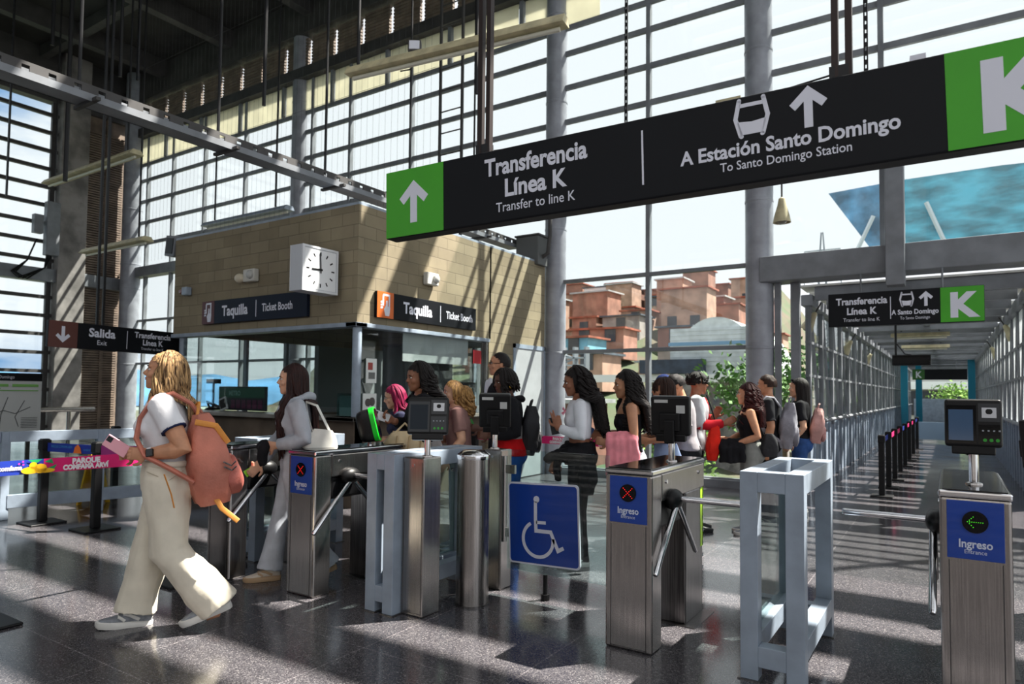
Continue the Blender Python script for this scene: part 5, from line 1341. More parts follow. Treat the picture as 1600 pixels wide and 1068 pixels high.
def build_people():
    rnd = random.Random(11)
    black = cloth('black_cloth', (24, 24, 28), .2); denim = cloth('denim_blue', (52, 84, 140), .2, .3); white = cloth('white_cloth', (226, 228, 234), .05)
    M_SOLEW = mat('sole_white', (226, 224, 218), .6); M_SHOEG = mat('shoe_grey', (136, 140, 146), .7, 0, .15, 30, .2, 60); M_SHOEB = mat('shoe_black', (22, 22, 24), .6)
    blackhair = hairm('black', (20, 16, 16), (34, 28, 27)); dkbrown = hairm('dark_brown', (36, 22, 18), (62, 40, 30))
    def cutlong(c): return not (c.x > .026 and c.z < .150 + .055 * (c.x - .026) / .07) and c.z > .02
    def cutshort(c): return c.z > .085 and not (c.x > .02 and c.z < .158 + .04 * (c.x - .02) / .07) and not (c.x > -.02 and c.z < .12)
    SLIM = [.095, .098, .078, .06, .062, .05, .046]; LOOSE = [.1, .105, .09, .08, .078, .076, .075]; FLARE = [.1, .105, .085, .072, .075, .09, .105]

    # 1 --- woman in white and cream, walking left past the turnstiles
    pos = (-3.90, 2.27, 234)
    F = Fig(1.61, 1.30, .045, arms={'L': ((-.12, .27, 1.12), (.075, .205, 1.09), (1, -.15, .05), .75, (.2, -1, -.1)), 'R': ((-.02, -.27, 1.12), (.17, -.05, 1.08), (.8, .7, .0), .6, (.2, .9, 0))},
            legs={'L': ((-.02, .10, .49), (-.31, .11, .125)), 'R': ((.10, -.10, .49), (.175, -.09, .087))}, head=(2, -6), sh=.18)
    p = person(pos[0], pos[1], pos[2], F, 'woman in white ribbed top and cream wide trousers striding past the turnstiles', 0, .0055)
    face(p, F, rnd, (168, 82, 74))
    o = top(p, F, 'top', cloth('ribbed_white', (232, 232, 236), .03, .4), 1.02, .36, .012, 1.44, wr=.003, arm_infl=.012, flare=.008, vox=.009)
    for s in 'LR':
        P = F.arm_pts(s); n = .36 * 7; i = int(n); q = P[i].lerp(P[i + 1], n - i); d = (P[i + 1] - P[i]).normalized()
        MB().tube([(q - d * .012) * F.S, (q + d * .006) * F.S], .0665 * F.S * 1.10, 24).build('navy_cuff', cloth('navy_trim', (28, 40, 76)), o, smooth=True)
    cream = cloth('cream_denim', (226, 218, 200), .04, .25)
    W = [.135, .135, .122, .115, .114, .118, .126]
    tr = pants(p, F, 'trousers', cream, W, .014, None, 1.04, .009, .010)
    MB().tube([tuple(Vector(v) * F.S) for v in [(.118 * 1.3 * math.cos(a) - .004, .172 * 1.3 * math.sin(a), 1.025) for a in [2 * PI * i / 30 for i in range(31)]]], [(.016, .007)] * 31, 8, up=(0, 0, 1)).build('waistband', cream, tr, smooth=True)
    pk = MB(); pk.tube([Vector(v) * F.S for v in ((-.10, .24, .99), (-.02, .238, .93), (.10, .205, .985))], .003, 5); pk.build('pocket_seam', cloth('cream_seam', (190, 180, 160)), tr)
    for s, yw, pt in (('L', -5, 20), ('R', 3, -5)): shoe(p, F, s, M_SHOEG, M_SOLEW, yw, pt, 'sneaker', 1.12)
    M = F.head_m(); blonde = hairm('blonde', (206, 166, 116), (58, 38, 28), .45)
    mb = hair_cap(M, .02, cutlong, rough=.05)
    hair_locks(mb, M, rnd, 190, -.12, .028, .015, 1.8, .0115, 84, .4, -.02, drape=draper(F))
    hair_locks(mb, M, rnd, 16, -.16, .018, .018, 1.8, .009, 45, .4, .02, phi_rng=(72, 84)); hair_locks(mb, M, rnd, 12, -.2, .018, .018, 1.8, .009, 45, .4, .02, phi_rng=(276, 288))
    hair_obj(p, F, [mb], blonde)
    # watch on the left wrist
    P = F.arm_pts('L'); w = P[7]; d = (P[7] - P[4]).normalized(); c = P[4].lerp(P[7], .93)
    wt = MB().tube([(c - d * .011) * F.S, (c + d * .011) * F.S], .0405 * F.S, 20).build('watch', mat('watch_band', (226, 226, 230), .5), p, smooth=True)
    Mw = plane_m(c * F.S + Vector((.0, .0395, .008)), d, (0, -.2, 1)); MB().prism([(-.02, -.022), (.02, -.022), (.02, .022), (-.02, .022)], -.012, .006, Mw).build('watch_case', M_BLACKG, wt, bevel=.004)
    phone('pink phone held out in front by the woman in cream trousers', pos, F, (.275, .125, 1.135), (8, 58, -8), (238, 172, 184))
    pink = mat('bag_pink', (196, 118, 98), .6, 0, .1, 5, .35, 25); pink2 = mat('bag_rose', (178, 98, 86), .6, 0, .1, 5, .35, 25); tan = mat('bag_tan', (226, 150, 66), .6, 0, .08, 8)
    b = backpack('dusty pink backpack with tan straps on the woman in cream trousers', pos, F, (-.215, .115, 1.05), (0, 9, 14), .42, .56, .29, pink, pink2, seed=2, ms=tan, taper=.55,
        strap_pts=[[(-.18, .12, 1.30), (-.12, .13, 1.39), (-.02, .135, 1.452), (.08, .14, 1.42), (.15, .15, 1.30), (.165, .18, 1.18), (.11, .225, 1.08), (-.04, .27, 1.0), (-.16, .26, .92)], [(-.18, -.06, 1.30), (-.12, -.13, 1.39), (-.02, -.135, 1.452), (.08, -.14, 1.42), (.15, -.15, 1.30), (.165, -.18, 1.18), (.11, -.225, 1.08), (-.04, -.25, 1.0), (-.2, -.14, .92)]])
    MB().tube([(.0, .14, -.24), (-.02, .16, -.3), (-.10, .17, -.40)], [(.004, .016)] * 3, 8, up=(0, 1, 0)).build('tan_strap_end', tan, b)
    MB().tube([(.27, .225, -.02), (.25, .235, -.14), (.245, .235, -.22)], [(.004, .016)] * 3, 8, up=(1, 0, 0)).build('tan_strap_end', tan, b)
    MB().tube([(.05, .10, .24), (-.06, .12, .2), (-.12, .10, .08)], [(.005, .018)] * 3, 8, up=(0, 1, 0)).build('tan_flap_strap', tan, b)
    MB().box(-.265, -.255, .03, .07, -.1, -.075).build('patch', mat('bag_patch', (214, 150, 122), .5), b)
    ck = MB()
    for dz in (0, .03): ck.tube([(-.06, .19, -.02 - dz), (-.10, .2, -.05 - dz), (-.13, .19, -.03 - dz)], .005, 6)
    ck.build('clip', M_STEELD, b)

    # 2 --- woman with long dark hair in a grey hoodie
    pos = (-4.07, 3.33, 234)
    F = Fig(1.585, .98, .02, arms={'L': ((-.07, .235, 1.12), (.15, .13, 1.075), (.8, -.6, -.1), .8, (-.3, -.8, 0)), 'R': ((.09, -.22, 1.12), (.25, -.14, .92), (.6, .1, -.7), .7, (.2, .9, 0))},
            legs={'L': ((-.02, .09, .48), (-.26, .08, .11)), 'R': ((.1, -.09, .48), (.17, -.07, .087))}, head=(0, 2))
    p = person(pos[0], pos[1], pos[2], F, 'woman with waist-long dark hair and grey hoodie stepping between two turnstiles', 3, .006); face(p, F, rnd, (158, 78, 74))
    hood = cloth('hoodie_grey', (172, 176, 184), .08, .35)
    o = top(p, F, 'hoodie', hood, 1.04, .96, .024, 1.43, .01, .010, .020, .0, .011, seed=4)
    wear(p, F, 'hood', MB().tube([(.05 + F.sx(1.42), .10, 1.41), (-.05, .11, 1.45), (-.10, .06, 1.46), (-.12, 0, 1.45), (-.10, -.06, 1.46), (-.05, -.11, 1.45), (.05, -.10, 1.41)], [.018, .028, .034, .036, .034, .028, .018], 10), hood, .012, 3, .006)
    wear(p, F, 'undershirt', MB().ell((.10 + F.sx(1.3), 0, 1.24), (.035, .07, .14), 14, 10), cloth('lilac_shirt', (184, 180, 200)), .012)
    pants(p, F, 'jeans', cloth('jeans_pale', (190, 196, 206), .1, .3), FLARE, .010, None, 1.03, .005)
    for s, yw, pt in (('L', 0, 18), ('R', 0, 0)): shoe(p, F, s, mat('shoe_sand', (206, 196, 182), .8), mat('sole_gum', (176, 148, 116), .7), yw, pt)
    M = F.head_m(); mb = hair_cap(M, .017, cutlong)
    hair_locks(mb, M, rnd, 150, -.40, .018, .004, 1.2, .011, 88, .4, .01, drape=draper(F, .03)); hair_locks(mb, M, rnd, 46, -.44, .016, .012, 2.2, .011, 80, .4, .02, phi_rng=(70, 88), drape=draper(F, .05)); hair_locks(mb, M, rnd, 36, -.44, .016, .012, 2.2, .011, 80, .4, .02, phi_rng=(272, 290), drape=draper(F, .05))
    hair_obj(p, F, [mb], hairm('espresso', (30, 18, 18), (58, 32, 28), .3))
    t = held('card', 'bright green card in the lowered hand of the hooded woman', 'card', pos, F, (.335, -.125, .855), (10, 30, 20)); MB().box(-.043, .043, -.001, .001, -.027, .027).build('card_sheet', mat('card_green', (150, 220, 40), .4), t)
    t = held('tote_bag', 'white canvas tote bag on the hooded woman\'s shoulder', 'bag', pos, F, (-.17, .19, 1.0), (0, -6, 8))
    bag_shell(.14, .40, .32, seed=5).build('body', cloth('canvas_white', (224, 222, 214), .05), t, smooth=True); MB().tube([(.08, .02, .17), (.13, .0, .30), (.15, -.03, .40), (.06, -.04, .38), (-.06, 0, .18)], [(.003, .014)] * 5, 8).build('handle', cloth('canvas_white', (224, 222, 214)), t)
    t = held('jacket', 'dark folded jacket in the crook of the hooded woman\'s arm', 'jacket', pos, F, (.235, .06, 1.07)); o = link('cloth', remeshed(MB().ell((0, 0, 0), (.05, .09, .05), 14, 10).tube([(0, .05, 0), (.01, .06, -.08), (0, .07, -.15)], [.045, .04, .03], 10), .009, 2, .008, (14, 14, 10)), black, t)

    # 3 --- magenta hair at the booth counter
    pos = (-4.12, 4.55, 226)
    F = Fig(1.45, 1.0, .05, arms={'L': ((.0, .23, 1.12), (.2, .10, 1.14), (.8, -.4, .3), .7, (-.3, -.6, .6)), 'R': ((.0, -.23, 1.12), (.22, -.06, 1.14), (.8, .4, .3), .7, (-.3, .6, .6))}, head=(0, 14))
    p = person(pos[0], pos[1], pos[2], F, 'woman with magenta hair and round glasses looking down at a phone', 3); face(p, F, rnd)
    top(p, F, 'tee', cloth('tee_print', (52, 54, 78), .5, .2, 14), .95, .42, .018, 1.43, wr=.005, flare=.012); pants(p, F, 'jeans', denim, LOOSE); [shoe(p, F, s, M_SHOEB, M_SOLEW) for s in 'LR']
    M = F.head_m(); mb = hair_cap(M, .018, cutlong); hair_locks(mb, M, rnd, 140, -.22, .018, .006, 1.4, .011, 80, .5, .015, drape=draper(F)); hair_obj(p, F, [mb], hairm('magenta', (156, 14, 72), (78, 10, 44), .4))
    gl = MB()
    for k in (-1, 1):
        gl.tube([(.098, k * .032 + .02 * math.cos(a), .116 + .018 * math.sin(a)) for a in [2 * PI * i / 18 for i in range(19)]], .0016, 5, M=M).tube([(.098, k * .052, .118), (.0, k * .08, .118)], .0014, 5, M=M)
    gl.tube([(.098, -.012, .118), (.098, .012, .118)], .0014, 5, M=M); link('glasses', F.scale(gl.mesh()), M_STEEL, p)
    phone('teal-cased phone in the hands of the magenta-haired woman', pos, F, (.37, .02, 1.19), (20, 55, 0), (40, 150, 160))

    # 4 --- woman in black with a beige bag
    pos = (-3.68, 4.35, 224)
    F = Fig(1.63, 1.18, .045, arms={'L': ((-.02, .27, 1.10), (.18, .17, 1.06), (.8, -.4, .2), .7, (-.3, -.8, .2)), 'R': ((.05, -.22, 1.14), (.26, -.05, 1.20), (.7, .3, .5), .7, (-.3, .7, .3))}, head=(22, 8))
    p = person(pos[0], pos[1], pos[2], F, 'woman in long-sleeved black top with dark wavy hair behind the front reader', 1); face(p, F, rnd, (150, 60, 60))
    top(p, F, 'blouse', black, .92, .95, .018, 1.43, wr=.005, arm_infl=.014); pants(p, F, 'trousers', cloth('white_jeans', (206, 208, 206), .06), LOOSE); [shoe(p, F, s, M_SHOEG, M_SOLEW) for s in 'LR']
    M = F.head_m(); mb = hair_cap(M, .022, cutlong, rough=.04); hair_locks(mb, M, rnd, 180, -.16, .036, .018, 4, .010, 80, .5, -.01, drape=draper(F)); hair_obj(p, F, [mb], blackhair)
    phone('white phone held close to the reader by the woman in black', pos, F, (.385, .0, 1.245), (0, 70, 10), (226, 226, 228))
    t = held('handbag', 'soft beige handbag at the hip of the woman in black', 'handbag', pos, F, (.19, .235, .995), (0, 0, 6)); beige = mat('bag_beige', (216, 192, 152), .6, 0, .12, 6, .3, 20)
    bag_shell(.16, .27, .40, seed=9, noise_amp=.02).build('body', beige, t, smooth=True); MB().tube([(-.12, 0, .10), (-.16, -.02, .3), (-.2, -.10, .44), (-.2, -.14, .40)], [(.004, .02)] * 4, 8).tube([(-.1, .0, .1), (.0, .0, .2), (.1, 0, .1)], .01, 8).build('strap', beige, t)
    for k in range(3): MB().tube([(-.13 + k * .1, .075, .1), (-.12 + k * .1, .085, .02), (-.11 + k * .1, .08, -.05)], .007, 6).build('pleat', mat('bag_beige_dark', (186, 158, 118), .6), t)

    # 5 --- dark-haired head behind
    pos = (-4.40, 5.25, 215)
    F = Fig(1.60, 1.0, 0, head=(0, 6)); p = person(pos[0], pos[1], pos[2], F, 'person with short black hair mostly hidden behind the woman in black', 1, .009); face(p, F, rnd)
    top(p, F, 'tee', cloth('blue_tee', (44, 62, 110)), .92, .42, .018); pants(p, F, 'jeans', denim, LOOSE); [shoe(p, F, s, M_SHOEB, M_SOLEW) for s in 'LR']
    M = F.head_m(); mb = hair_cap(M, .02, lambda c: c.z > .06 and not (c.x > .03 and c.z < .165), rough=.1); hair_obj(p, F, [mb], blackhair)

    # 6 --- woman with blonde curly ponytail, dusty tee
    pos = (-3.68, 4.82, 222)
    F = Fig(1.50, 1.15, .05, arms={'L': ((-.02, .26, 1.12), (.12, .2, .92), (.5, -.1, -.8), .5), 'R': ((.05, -.22, 1.12), (.24, -.08, 1.05), (.8, .3, 0), .6)}, head=(10, 4))
    p = person(pos[0], pos[1], pos[2], F, 'woman in dusty pink tee with a curly blonde ponytail, back turned to the queue', 3); face(p, F, rnd)
    top(p, F, 'tee', cloth('dusty_tee', (150, 114, 108), .08), .90, .42, .02, 1.43, flare=.012); pants(p, F, 'jeans', cloth('jeans_pale', (190, 196, 206)), LOOSE); [shoe(p, F, s, M_SHOEG, M_SOLEW) for s in 'LR']
    M = F.head_m(); mb = hair_cap(M, .014, cutlong, rough=.03); goldhair = hairm('gold', (206, 160, 98), (104, 72, 46), .4)
    M2 = M @ Matrix.Translation((-.10, .0, .0)); hair_locks(mb, M2 @ Matrix.Scale(.62, 4), rnd, 70, -.18, .05, .03, 3, .014, 0, .5); hair_obj(p, F, [mb], goldhair)

    # 7 --- tall man with glasses
    pos = (-3.98, 5.9, 222)
    F = Fig(1.82, 1.0, 0, True, head=(0, -3)); p = person(pos[0], pos[1], pos[2], F, 'tall man with glasses in black jacket over white shirt, chin up', 0); face(p, F, rnd, (150, 84, 72))
    top(p, F, 'shirt', white, .94, 0, .014, 1.44); mb = MB(); F.torso(mb, .03, .95, 1.41)
    jk = wear(p, F, 'jacket', MB().add(mb.v, mb.f).ell((-.02, 0, 1.2), (.12, .21, .2), 16, 10), black, .013); mb = MB(); [F.arm(mb, s, .024, .95) for s in 'LR']; wear(p, F, 'sleeves', mb, black, .012)
    wear(p, F, 'shirt_front', MB().ell((.135, .03, 1.24), (.03, .045, .2), 12, 10).ell((.10, .05, 1.40), (.03, .04, .06), 12, 8), cloth('lapel_white', (214, 216, 220)), .011)
    pants(p, F, 'trousers', black, LOOSE); [shoe(p, F, s, M_SHOEB, M_SOLEW) for s in 'LR']
    M = F.head_m(); mb = hair_cap(M, .012, cutshort, rough=.03); hair_obj(p, F, [mb], blackhair); gl = MB()
    for k in (-1, 1): gl.tube([(.099, k * .032 + .022 * math.cos(a), .116 + .015 * math.sin(a)) for a in [2 * PI * i / 18 for i in range(19)]], .0024, 5, M=M).tube([(.098, k * .054, .118), (.0, k * .081, .118)], .0024, 5, M=M)
    gl.tube([(.099, -.012, .118), (.099, .012, .118)], .002, 5, M=M); link('glasses', F.scale(gl.mesh()), M_BLACK, p)

    # 8 --- hoodie of three colours
    pos = (-3.27, 5.04, 218)
    F = Fig(1.605, 1.0, .04, True, arms={'L': ((-.04, .25, 1.12), (.2, .16, 1.09), (.9, -.3, 0), .7), 'R': ((.06, -.22, 1.15), (.27, -.08, 1.13), (.9, .2, .2), .7)}, head=(24, 10), sh=.175)
    p = person(pos[0], pos[1], pos[2], F, 'person with short locs and earrings in black hoodie with grey band and red hem', 2); face(p, F, rnd, (120, 60, 56))
    o = top(p, F, 'hoodie', black, 1.16, .95, .028, 1.43, wr=.007, arm_infl=.022); mb = MB(); F.torso(mb, .036, .90, 1.06); wear(p, F, 'red_hem', mb, cloth('red_panel', (206, 22, 28), .08), .012, 3, .007)
    mb = MB(); F.torso(mb, .033, 1.04, 1.18); F.bust(mb, 0); wear(p, F, 'grey_band', mb, cloth('band_grey', (170, 166, 164), .08), .012, 3, .006)
    wear(p, F, 'hood', MB().tube([(.07 + F.sx(1.42), .09, 1.40), (-.03, .10, 1.43), (-.08, .06, 1.43), (-.10, 0, 1.42), (-.08, -.06, 1.43), (-.03, -.10, 1.43), (.07, -.09, 1.40)], [.018, .026, .03, .032, .03, .026, .018], 10), black, .012)
    ds = MB()
    for k in (-1, 1): ds.tube([(.105 + F.sx(1.4), k * .03, 1.40), (.135 + F.sx(1.35), k * .035, 1.33), (.145 + F.sx(1.25), k * .035, 1.25)], .005, 6)
    link('drawstring', F.scale(ds.mesh()), white, p)
    pants(p, F, 'jeans', cloth('jeans_mid', (38, 92, 170), .25, .3), LOOSE); [shoe(p, F, s, M_SHOEB, M_SOLEW) for s in 'LR']
    M = F.head_m(); mb = hair_cap(M, .016, cutlong, rough=.12); hair_locks(mb, M, rnd, 90, .05, .022, .006, 2, .012, 38, .7); hair_obj(p, F, [mb], blackhair)
    for k in (-1, 1): e = MB().ell((-.004, k * .09, .062), (.012, .007, .018), 12, 8, M); link('earring', F.scale(e.mesh()), mat('gold', (214, 170, 80), .25, 1), p)
    backpack('black backpack on the person in the red-hemmed hoodie', pos, F, (-.17, .03, 1.13), (0, -4, 0), .32, .46, .18, mat('bag_black', (28, 28, 34), .7, 0, .2, 6, .3, 20), mat('bag_black', (28, 28, 34)), seed=6)
    t = held('card', 'green card in the raised hand of the person in the red-hemmed hoodie', 'card', pos, F, (.40, -.05, 1.19), (0, 30, 0)); MB().box(-.04, .04, -.001, .001, -.027, .027).build('card_sheet', mat('card_dark_green', (36, 130, 44), .4), t)

    # 9 --- white crop top, long curls
    pos = (-2.58, 5.02, 210)
    F = Fig(1.60, .98, .01, arms={'L': ((-.01, .235, 1.12), (.185, .15, 1.185), (.25, -.05, 1), .25, (-.1, -1, 0), True), 'R': ((.05, -.22, 1.12), (.20, -.14, .88), (.3, .1, -.9), .7)}, head=(8, 10))
    p = person(pos[0], pos[1], pos[2], F, 'woman with long black curls in white cropped top, two fingers raised', 1, .006); face(p, F, rnd)
    top(p, F, 'crop_top', white, 1.09, .97, .012, 1.43, wr=.004, arm_infl=.011)
    pants(p, F, 'trousers', black, LOOSE); [shoe(p, F, s, M_SHOEB, M_SOLEW) for s in 'LR']
    M = F.head_m(); mb = hair_cap(M, .026, cutlong, rough=.08); hair_locks(mb, M, rnd, 210, -.33, .045, .034, 9, .008, 94, .5, -.03, drape=draper(F, .045)); hair_obj(p, F, [mb], blackhair)
    phone('dark phone behind the raised fingers of the woman with long curls', pos, F, (.225, .05, 1.2), (0, 12, 0), (30, 30, 34))
    t = held('jacket', 'black jacket tied round the waist of the woman in the white cropped top', 'jacket', pos, F, (0, 0, 0)); mb = MB(); F.torso(mb, .035, .86, 1.06)
    mb.tube([(.12, .08, 1.02), (.18, .06, .95), (.2, .05, .84), (.19, .05, .72)], [.04, .04, .035, .03], 10).tube([(.0, .17, .98), (.1, .18, .98), (.24, .12, .95), (.3, .08, .9)], [.05, .05, .045, .04], 10).tube([(-.02, .1, .95), (-.06, .16, .78), (-.05, .17, .62)], [.08, .09, .06], 12)
    link('cloth', remeshed(mb, .011, 2, .010, (10, 10, 7), 2), black, t)
    bw = MB().tube([(.13, .05, 1.33), (.15, .02, 1.345), (.15, .06, 1.36), (.13, .05, 1.33), (.15, .08, 1.30), (.16, .03, 1.31), (.13, .05, 1.33)], .007, 6); link('pink_bow', F.scale(bw.mesh()), mat('bow_pink', (236, 150, 170), .5), p)

    # 10 --- black one-shoulder top, pink garment over the arm
    pos = (-2.24, 5.28, 212)
    F = Fig(1.58, .97, .02, arms={'L': ((-.01, .22, 1.12), (.20, .15, 1.08), (.9, -.3, .1), .6), 'R': ((.06, -.21, 1.14), (.27, -.06, 1.13), (.9, .2, .2), .7)}, head=(6, 6))
    p = person(pos[0], pos[1], pos[2], F, 'smiling woman with wavy black hair in black one-shoulder top', 0); face(p, F, rnd, (176, 84, 80))
    top(p, F, 'top', black, .98, 0, .010, 1.33); wear(p, F, 'shoulder_strap', MB().tube([(.09, -.09, 1.32), (.03, -.11, 1.425), (-.08, -.1, 1.33)], .022, 8), black, .010)
    pants(p, F, 'jeans', cloth('jeans_pale', (190, 196, 206)), LOOSE); [shoe(p, F, s, M_SHOEG, M_SOLEW) for s in 'LR']
    M = F.head_m(); mb = hair_cap(M, .022, cutlong, rough=.05); hair_locks(mb, M, rnd, 170, -.28, .034, .026, 7, .0105, 80, .5, -.01, drape=draper(F)); hair_obj(p, F, [mb], blackhair)
    phone('blue phone held by the smiling woman in the one-shoulder top', pos, F, (.40, -.02, 1.19), (0, 60, 10), (90, 130, 200))
    t = held('sweater', 'pink knitted sweater hanging over the smiling woman\'s forearm', 'sweater', pos, F, (.10, .2, 1.1)); mb = MB()
    for k in range(5): mb.tube([(-.09 + k * .05, -.05, -.02), (-.09 + k * .05, 0, .055), (-.09 + k * .052, .055, .0), (-.1 + k * .055, .062, -.14), (-.1 + k * .057, .06, -.30)], [.035, .038, .038, .04, .032], 10)
    link('cloth', remeshed(mb, .011, 2, .009, (12, 12, 6)), cloth('pink_knit', (240, 146, 156), .1, .5), t)

    # 11 --- straight dark hair, denim shorts
    pos = (-2.15, 5.88, 208)
    F = Fig(1.545, .95, .01, arms={'L': ((-.05, .21, 1.12), (.17, .13, 1.08), (.9, -.3, .05), .6), 'R': ((.05, -.2, 1.13), (.26, -.06, 1.1), (.9, .2, 0), .6)}, head=(4, 2))
    p = person(pos[0], pos[1], pos[2], F, 'woman with straight dark hair and fringe in dark vest and denim shorts', 0); face(p, F, rnd)
    top(p, F, 'vest', cloth('dark_print', (48, 44, 50), .3), 1.0, 0, .010, 1.36); pants(p, F, 'shorts', cloth('denim_light', (150, 170, 206), .12, .3), LOOSE, .018, .66, 1.06); [shoe(p, F, s, M_SHOEG, M_SOLEW) for s in 'LR']
    M = F.head_m(); mb = hair_cap(M, .016, lambda c: not (c.x > .05 and c.z < .15) and c.z > .02); hair_locks(mb, M, rnd, 140, -.24, .015, .003, 1, .010, 80, .5, drape=draper(F)); hair_locks(mb, M, rnd, 26, .13, .014, .002, 1, .008, 0, .5, phi_rng=(-45, 45)); hair_obj(p, F, [mb], dkbrown)

    # 12 --- navy cap behind
    pos = (-2.52, 6.85, 205)
    F = Fig(1.60, 1.0, 0, True, head=(-20, 0)); p = person(pos[0], pos[1], pos[2], F, 'person in navy cap and red shirt behind the woman with the fringe', 0, .009); face(p, F, rnd)
    top(p, F, 'tee', cloth('red_tee', (196, 30, 36)), .92, .42, .02); pants(p, F, 'jeans', denim, LOOSE); [shoe(p, F, s, M_SHOEB, M_SOLEW) for s in 'LR']
    M = F.head_m(); mb = hair_cap(M, .012, cutshort); hair_obj(p, F, [mb], blackhair)
    cp = hair_cap(M, .02, lambda c: c.z > .155); cp.prism([(.05 + .075 * math.cos(a) , .07 * math.sin(a)) for a in [PI * (i / 12 - .5) for i in range(13)]], .16, .166, M); o = link('cap', F.scale(cp.mesh()), cloth('cap_navy', (34, 50, 104)), p); shade(o.data, 60)

    # 13 --- man with short hair looking down
    pos = (-2.13, 6.38, 205)
    F = Fig(1.60, 1.0, .05, True, arms={'L': ((.0, .24, 1.13), (.2, .1, 1.12), (.9, -.3, .2), .6)}, head=(4, 22)); p = person(pos[0], pos[1], pos[2], F, 'man with short black hair bending his head, behind the red cross turnstile', 0); face(p, F, rnd)
    top(p, F, 'shirt', cloth('taupe_shirt', (150, 146, 150)), .92, .5, .022, flare=.01); pants(p, F, 'trousers', black, LOOSE); [shoe(p, F, s, M_SHOEB, M_SOLEW) for s in 'LR']
    M = F.head_m(); mb = hair_cap(M, .012, cutshort, rough=.04); hair_obj(p, F, [mb], blackhair)

    # 14 --- young man in grey striped jacket facing right
    pos = (-2.24, 6.95, 22)
    F = Fig(1.625, 1.0, .02, True, arms={'L': ((.05, .23, 1.14), (.22, .10, 1.22), (.4, -.2, .9), .5), 'R': ((.04, -.24, 1.14), (.30, -.16, 1.16), (.9, .1, .5), .5)}, head=(0, 3))
    p = person(pos[0], pos[1], pos[2], F, 'young man in pale grey jacket with black stripes, facing right, hand lifted', 1); face(p, F, rnd)
    jg = cloth('jacket_pale', (186, 190, 196), .06, .3); top(p, F, 'jacket', jg, .86, 0, .034, 1.43, .01, .008); mb = MB(); [F.arm(mb, s, .024, .6) for s in 'LR']; wear(p, F, 'jacket_sleeves', mb, jg, .012)
    mb = MB(); [F.arm(mb, s, .014, .95) for s in 'LR']; F.torso(mb, .0, 1.3, 1.44); mb.ell((.10, 0, 1.28), (.07, .06, .16), 12, 10); wear(p, F, 'red_shirt', mb, cloth('red_shirt', (190, 26, 40)), .011)
    st = MB()
    for k in (0, 1): st.tube([(.02 + k * .03, -.205, 1.39), (-.0 + k * .03, -.262, 1.25), (-.02 + k * .03, -.262, 1.12), (-.03 + k * .03, -.21, .92)], .008, 6)
    link('black_stripe', F.scale(st.mesh()), black, p)
    pants(p, F, 'trousers', black, LOOSE); [shoe(p, F, s, M_SHOEB, M_SHOEB) for s in 'LR']
    M = F.head_m(); mb = hair_cap(M, .014, cutshort, rough=.05); hair_locks(mb, M, rnd, 60, .165, .018, .006, 2, .010, 75, .6); hair_locks(mb, M, rnd, 16, .185, .02, .006, 2, .010, 0, .6, phi_rng=(-60, 60)); hair_obj(p, F, [mb], blackhair)
    t = held('drawstring_bag', 'bright red drawstring bag hanging at the young man\'s side', 'bag', pos, F, (.19, -.20, .97), (0, 6, 0)); bag_shell(.16, .40, .17, taper=.6, seed=8).build('body', cloth('bag_red', (232, 46, 32), .1), t, smooth=True); MB().tube([(0, 0, .2), (-.06, .0, .35), (-.12, .03, .48)], .008, 6).build('cord', black, t)

    # 15 --- dark red curls, jacket over arm
    pos = (-1.70, 7.08, 200)
    F = Fig(1.505, 1.0, .02, arms={'L': ((-.07, .23, 1.12), (.15, .16, 1.03), (.9, -.3, -.2), .6), 'R': ((.05, -.2, 1.13), (.22, -.06, 1.06), (.9, .2, 0), .6)}, head=(0, 0))
    p = person(pos[0], pos[1], pos[2], F, 'woman with dark red curls in black vest and grey shorts', 0); face(p, F, rnd)
    top(p, F, 'vest', black, 1.0, 0, .011, 1.36); pants(p, F, 'shorts', cloth('shorts_grey', (140, 142, 138), .1), LOOSE, .022, .58, 1.05); [shoe(p, F, s, M_SHOEG, M_SOLEW) for s in 'LR']
    M = F.head_m(); mb = hair_cap(M, .024, cutlong, rough=.08); hair_locks(mb, M, rnd, 160, -.19, .036, .027, 8, .010, 80, .5, -.02, drape=draper(F)); hair_obj(p, F, [mb], hairm('wine', (72, 24, 24), (34, 14, 16)))
    t = held('jacket', 'black jacket over the forearm of the red-haired woman', 'jacket', pos, F, (.17, .15, .98)); mb = MB()
    for k in range(4): mb.tube([(-.06 + k * .06, -.06, .0), (-.05 + k * .06, 0, .07), (-.05 + k * .065, .06, 0), (-.06 + k * .07, .06, -.16)], [.045, .05, .05, .04], 10)
    link('cloth', remeshed(mb, .012, 2, .010, (10, 10, 7), 5), black, t)
    t = held('shoulder_bag', 'small black shoulder bag behind the red-haired woman\'s arm', 'bag', pos, F, (-.19, .14, 1.02)); bag_shell(.12, .26, .2, seed=12).build('body', mat('bag_black', (28, 28, 34)), t, smooth=True); MB().tube([(.05, -.02, .1), (.14, -.02, .3), (.18, -.05, .39)], .008, 6).build('strap', M_BLACK, t)

    # 16 --- man with grey backpack
    pos = (-1.66, 7.72, 192)
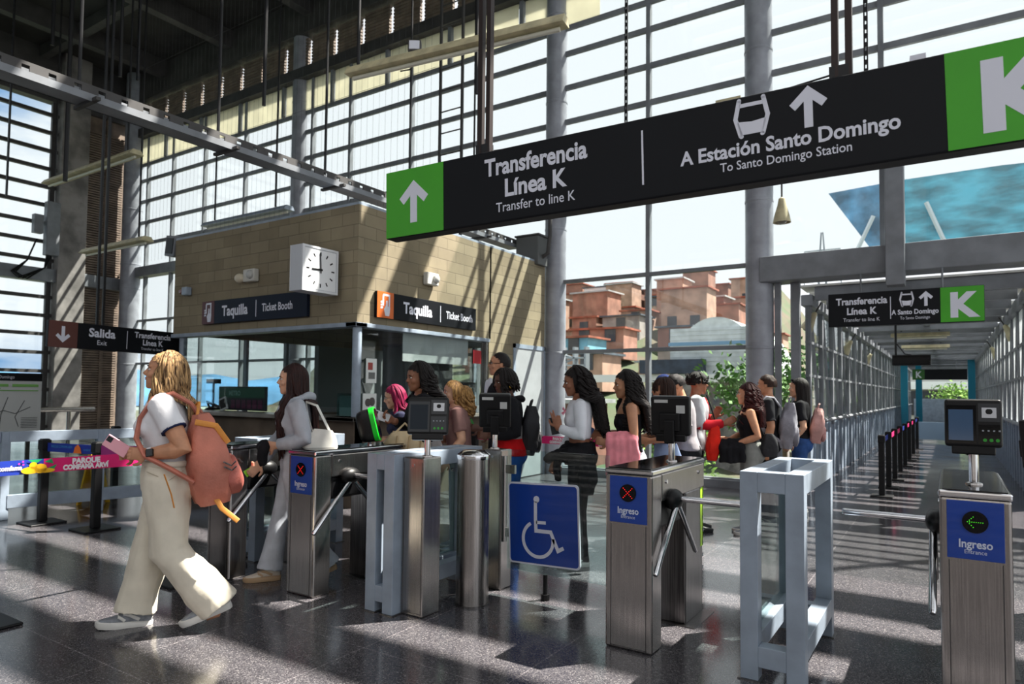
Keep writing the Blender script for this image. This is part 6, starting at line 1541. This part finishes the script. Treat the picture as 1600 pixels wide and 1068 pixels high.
    F = Fig(1.62, 1.0, 0, True, head=(-12, 0)); p = person(pos[0], pos[1], pos[2], F, 'man with short brown hair in dark tee wearing a grey backpack', 0); face(p, F, rnd)
    top(p, F, 'tee', cloth('charcoal_tee', (38, 38, 42), .15), .90, .45, .022, flare=.014); pants(p, F, 'trousers', black, LOOSE); [shoe(p, F, s, M_SHOEG, M_SOLEW) for s in 'LR']
    M = F.head_m(); mb = hair_cap(M, .014, cutshort, rough=.06); hair_obj(p, F, [mb], dkbrown)
    g1 = mat('bag_grey', (146, 144, 154), .75, 0, .12, 8, .35, 25)
    backpack('grey backpack on the man with short brown hair', pos, F, (-.21, .04, 1.13), (0, -5, 0), .33, .52, .2, g1, mat('bag_grey2', (128, 126, 136), .75, 0, .12, 8), seed=14, strap_pts=[[(-.13, .12, 1.34), (-.06, .13, 1.44), (.02, .14, 1.45), (.09, .15, 1.36), (.115, .16, 1.24), (.07, .2, 1.1), (-.12, .14, .95)]])

    # 17 --- woman with pink backpack
    pos = (-1.42, 8.2, 190)
    F = Fig(1.59, 1.0, 0, arms={'L': ((-.04, .22, 1.12), (.1, .2, .95), (.5, 0, -.8), .5)}, head=(-4, 0)); p = person(pos[0], pos[1], pos[2], F, 'woman with straight black hair and sunglasses pushed up, in black tee and jeans', 3); face(p, F, rnd)
    top(p, F, 'tee', black, .98, .42, .015, flare=.01); pants(p, F, 'jeans', denim, SLIM, .012); [shoe(p, F, s, M_SHOEG, M_SOLEW) for s in 'LR']
    M = F.head_m(); mb = hair_cap(M, .016, cutlong); hair_locks(mb, M, rnd, 140, -.2, .016, .003, 1, .010, 80, .5); hair_obj(p, F, [mb], blackhair)
    gl = MB()
    for k in (-1, 1): gl.ell((.07, k * .036, .212), (.02, .03, .014), 12, 8, M)
    link('sunglasses', F.scale(gl.mesh()), M_BLACKG, p)
    backpack('rose pink backpack on the woman with sunglasses on her head', pos, F, (-.19, .03, 1.14), (0, -6, 0), .3, .42, .17, mat('bag_rosy', (196, 148, 142), .65, 0, .1, 6, .3, 25), mat('bag_rosy2', (182, 130, 126), .65, 0, .1, 6, .3, 25), seed=17)
build_people()
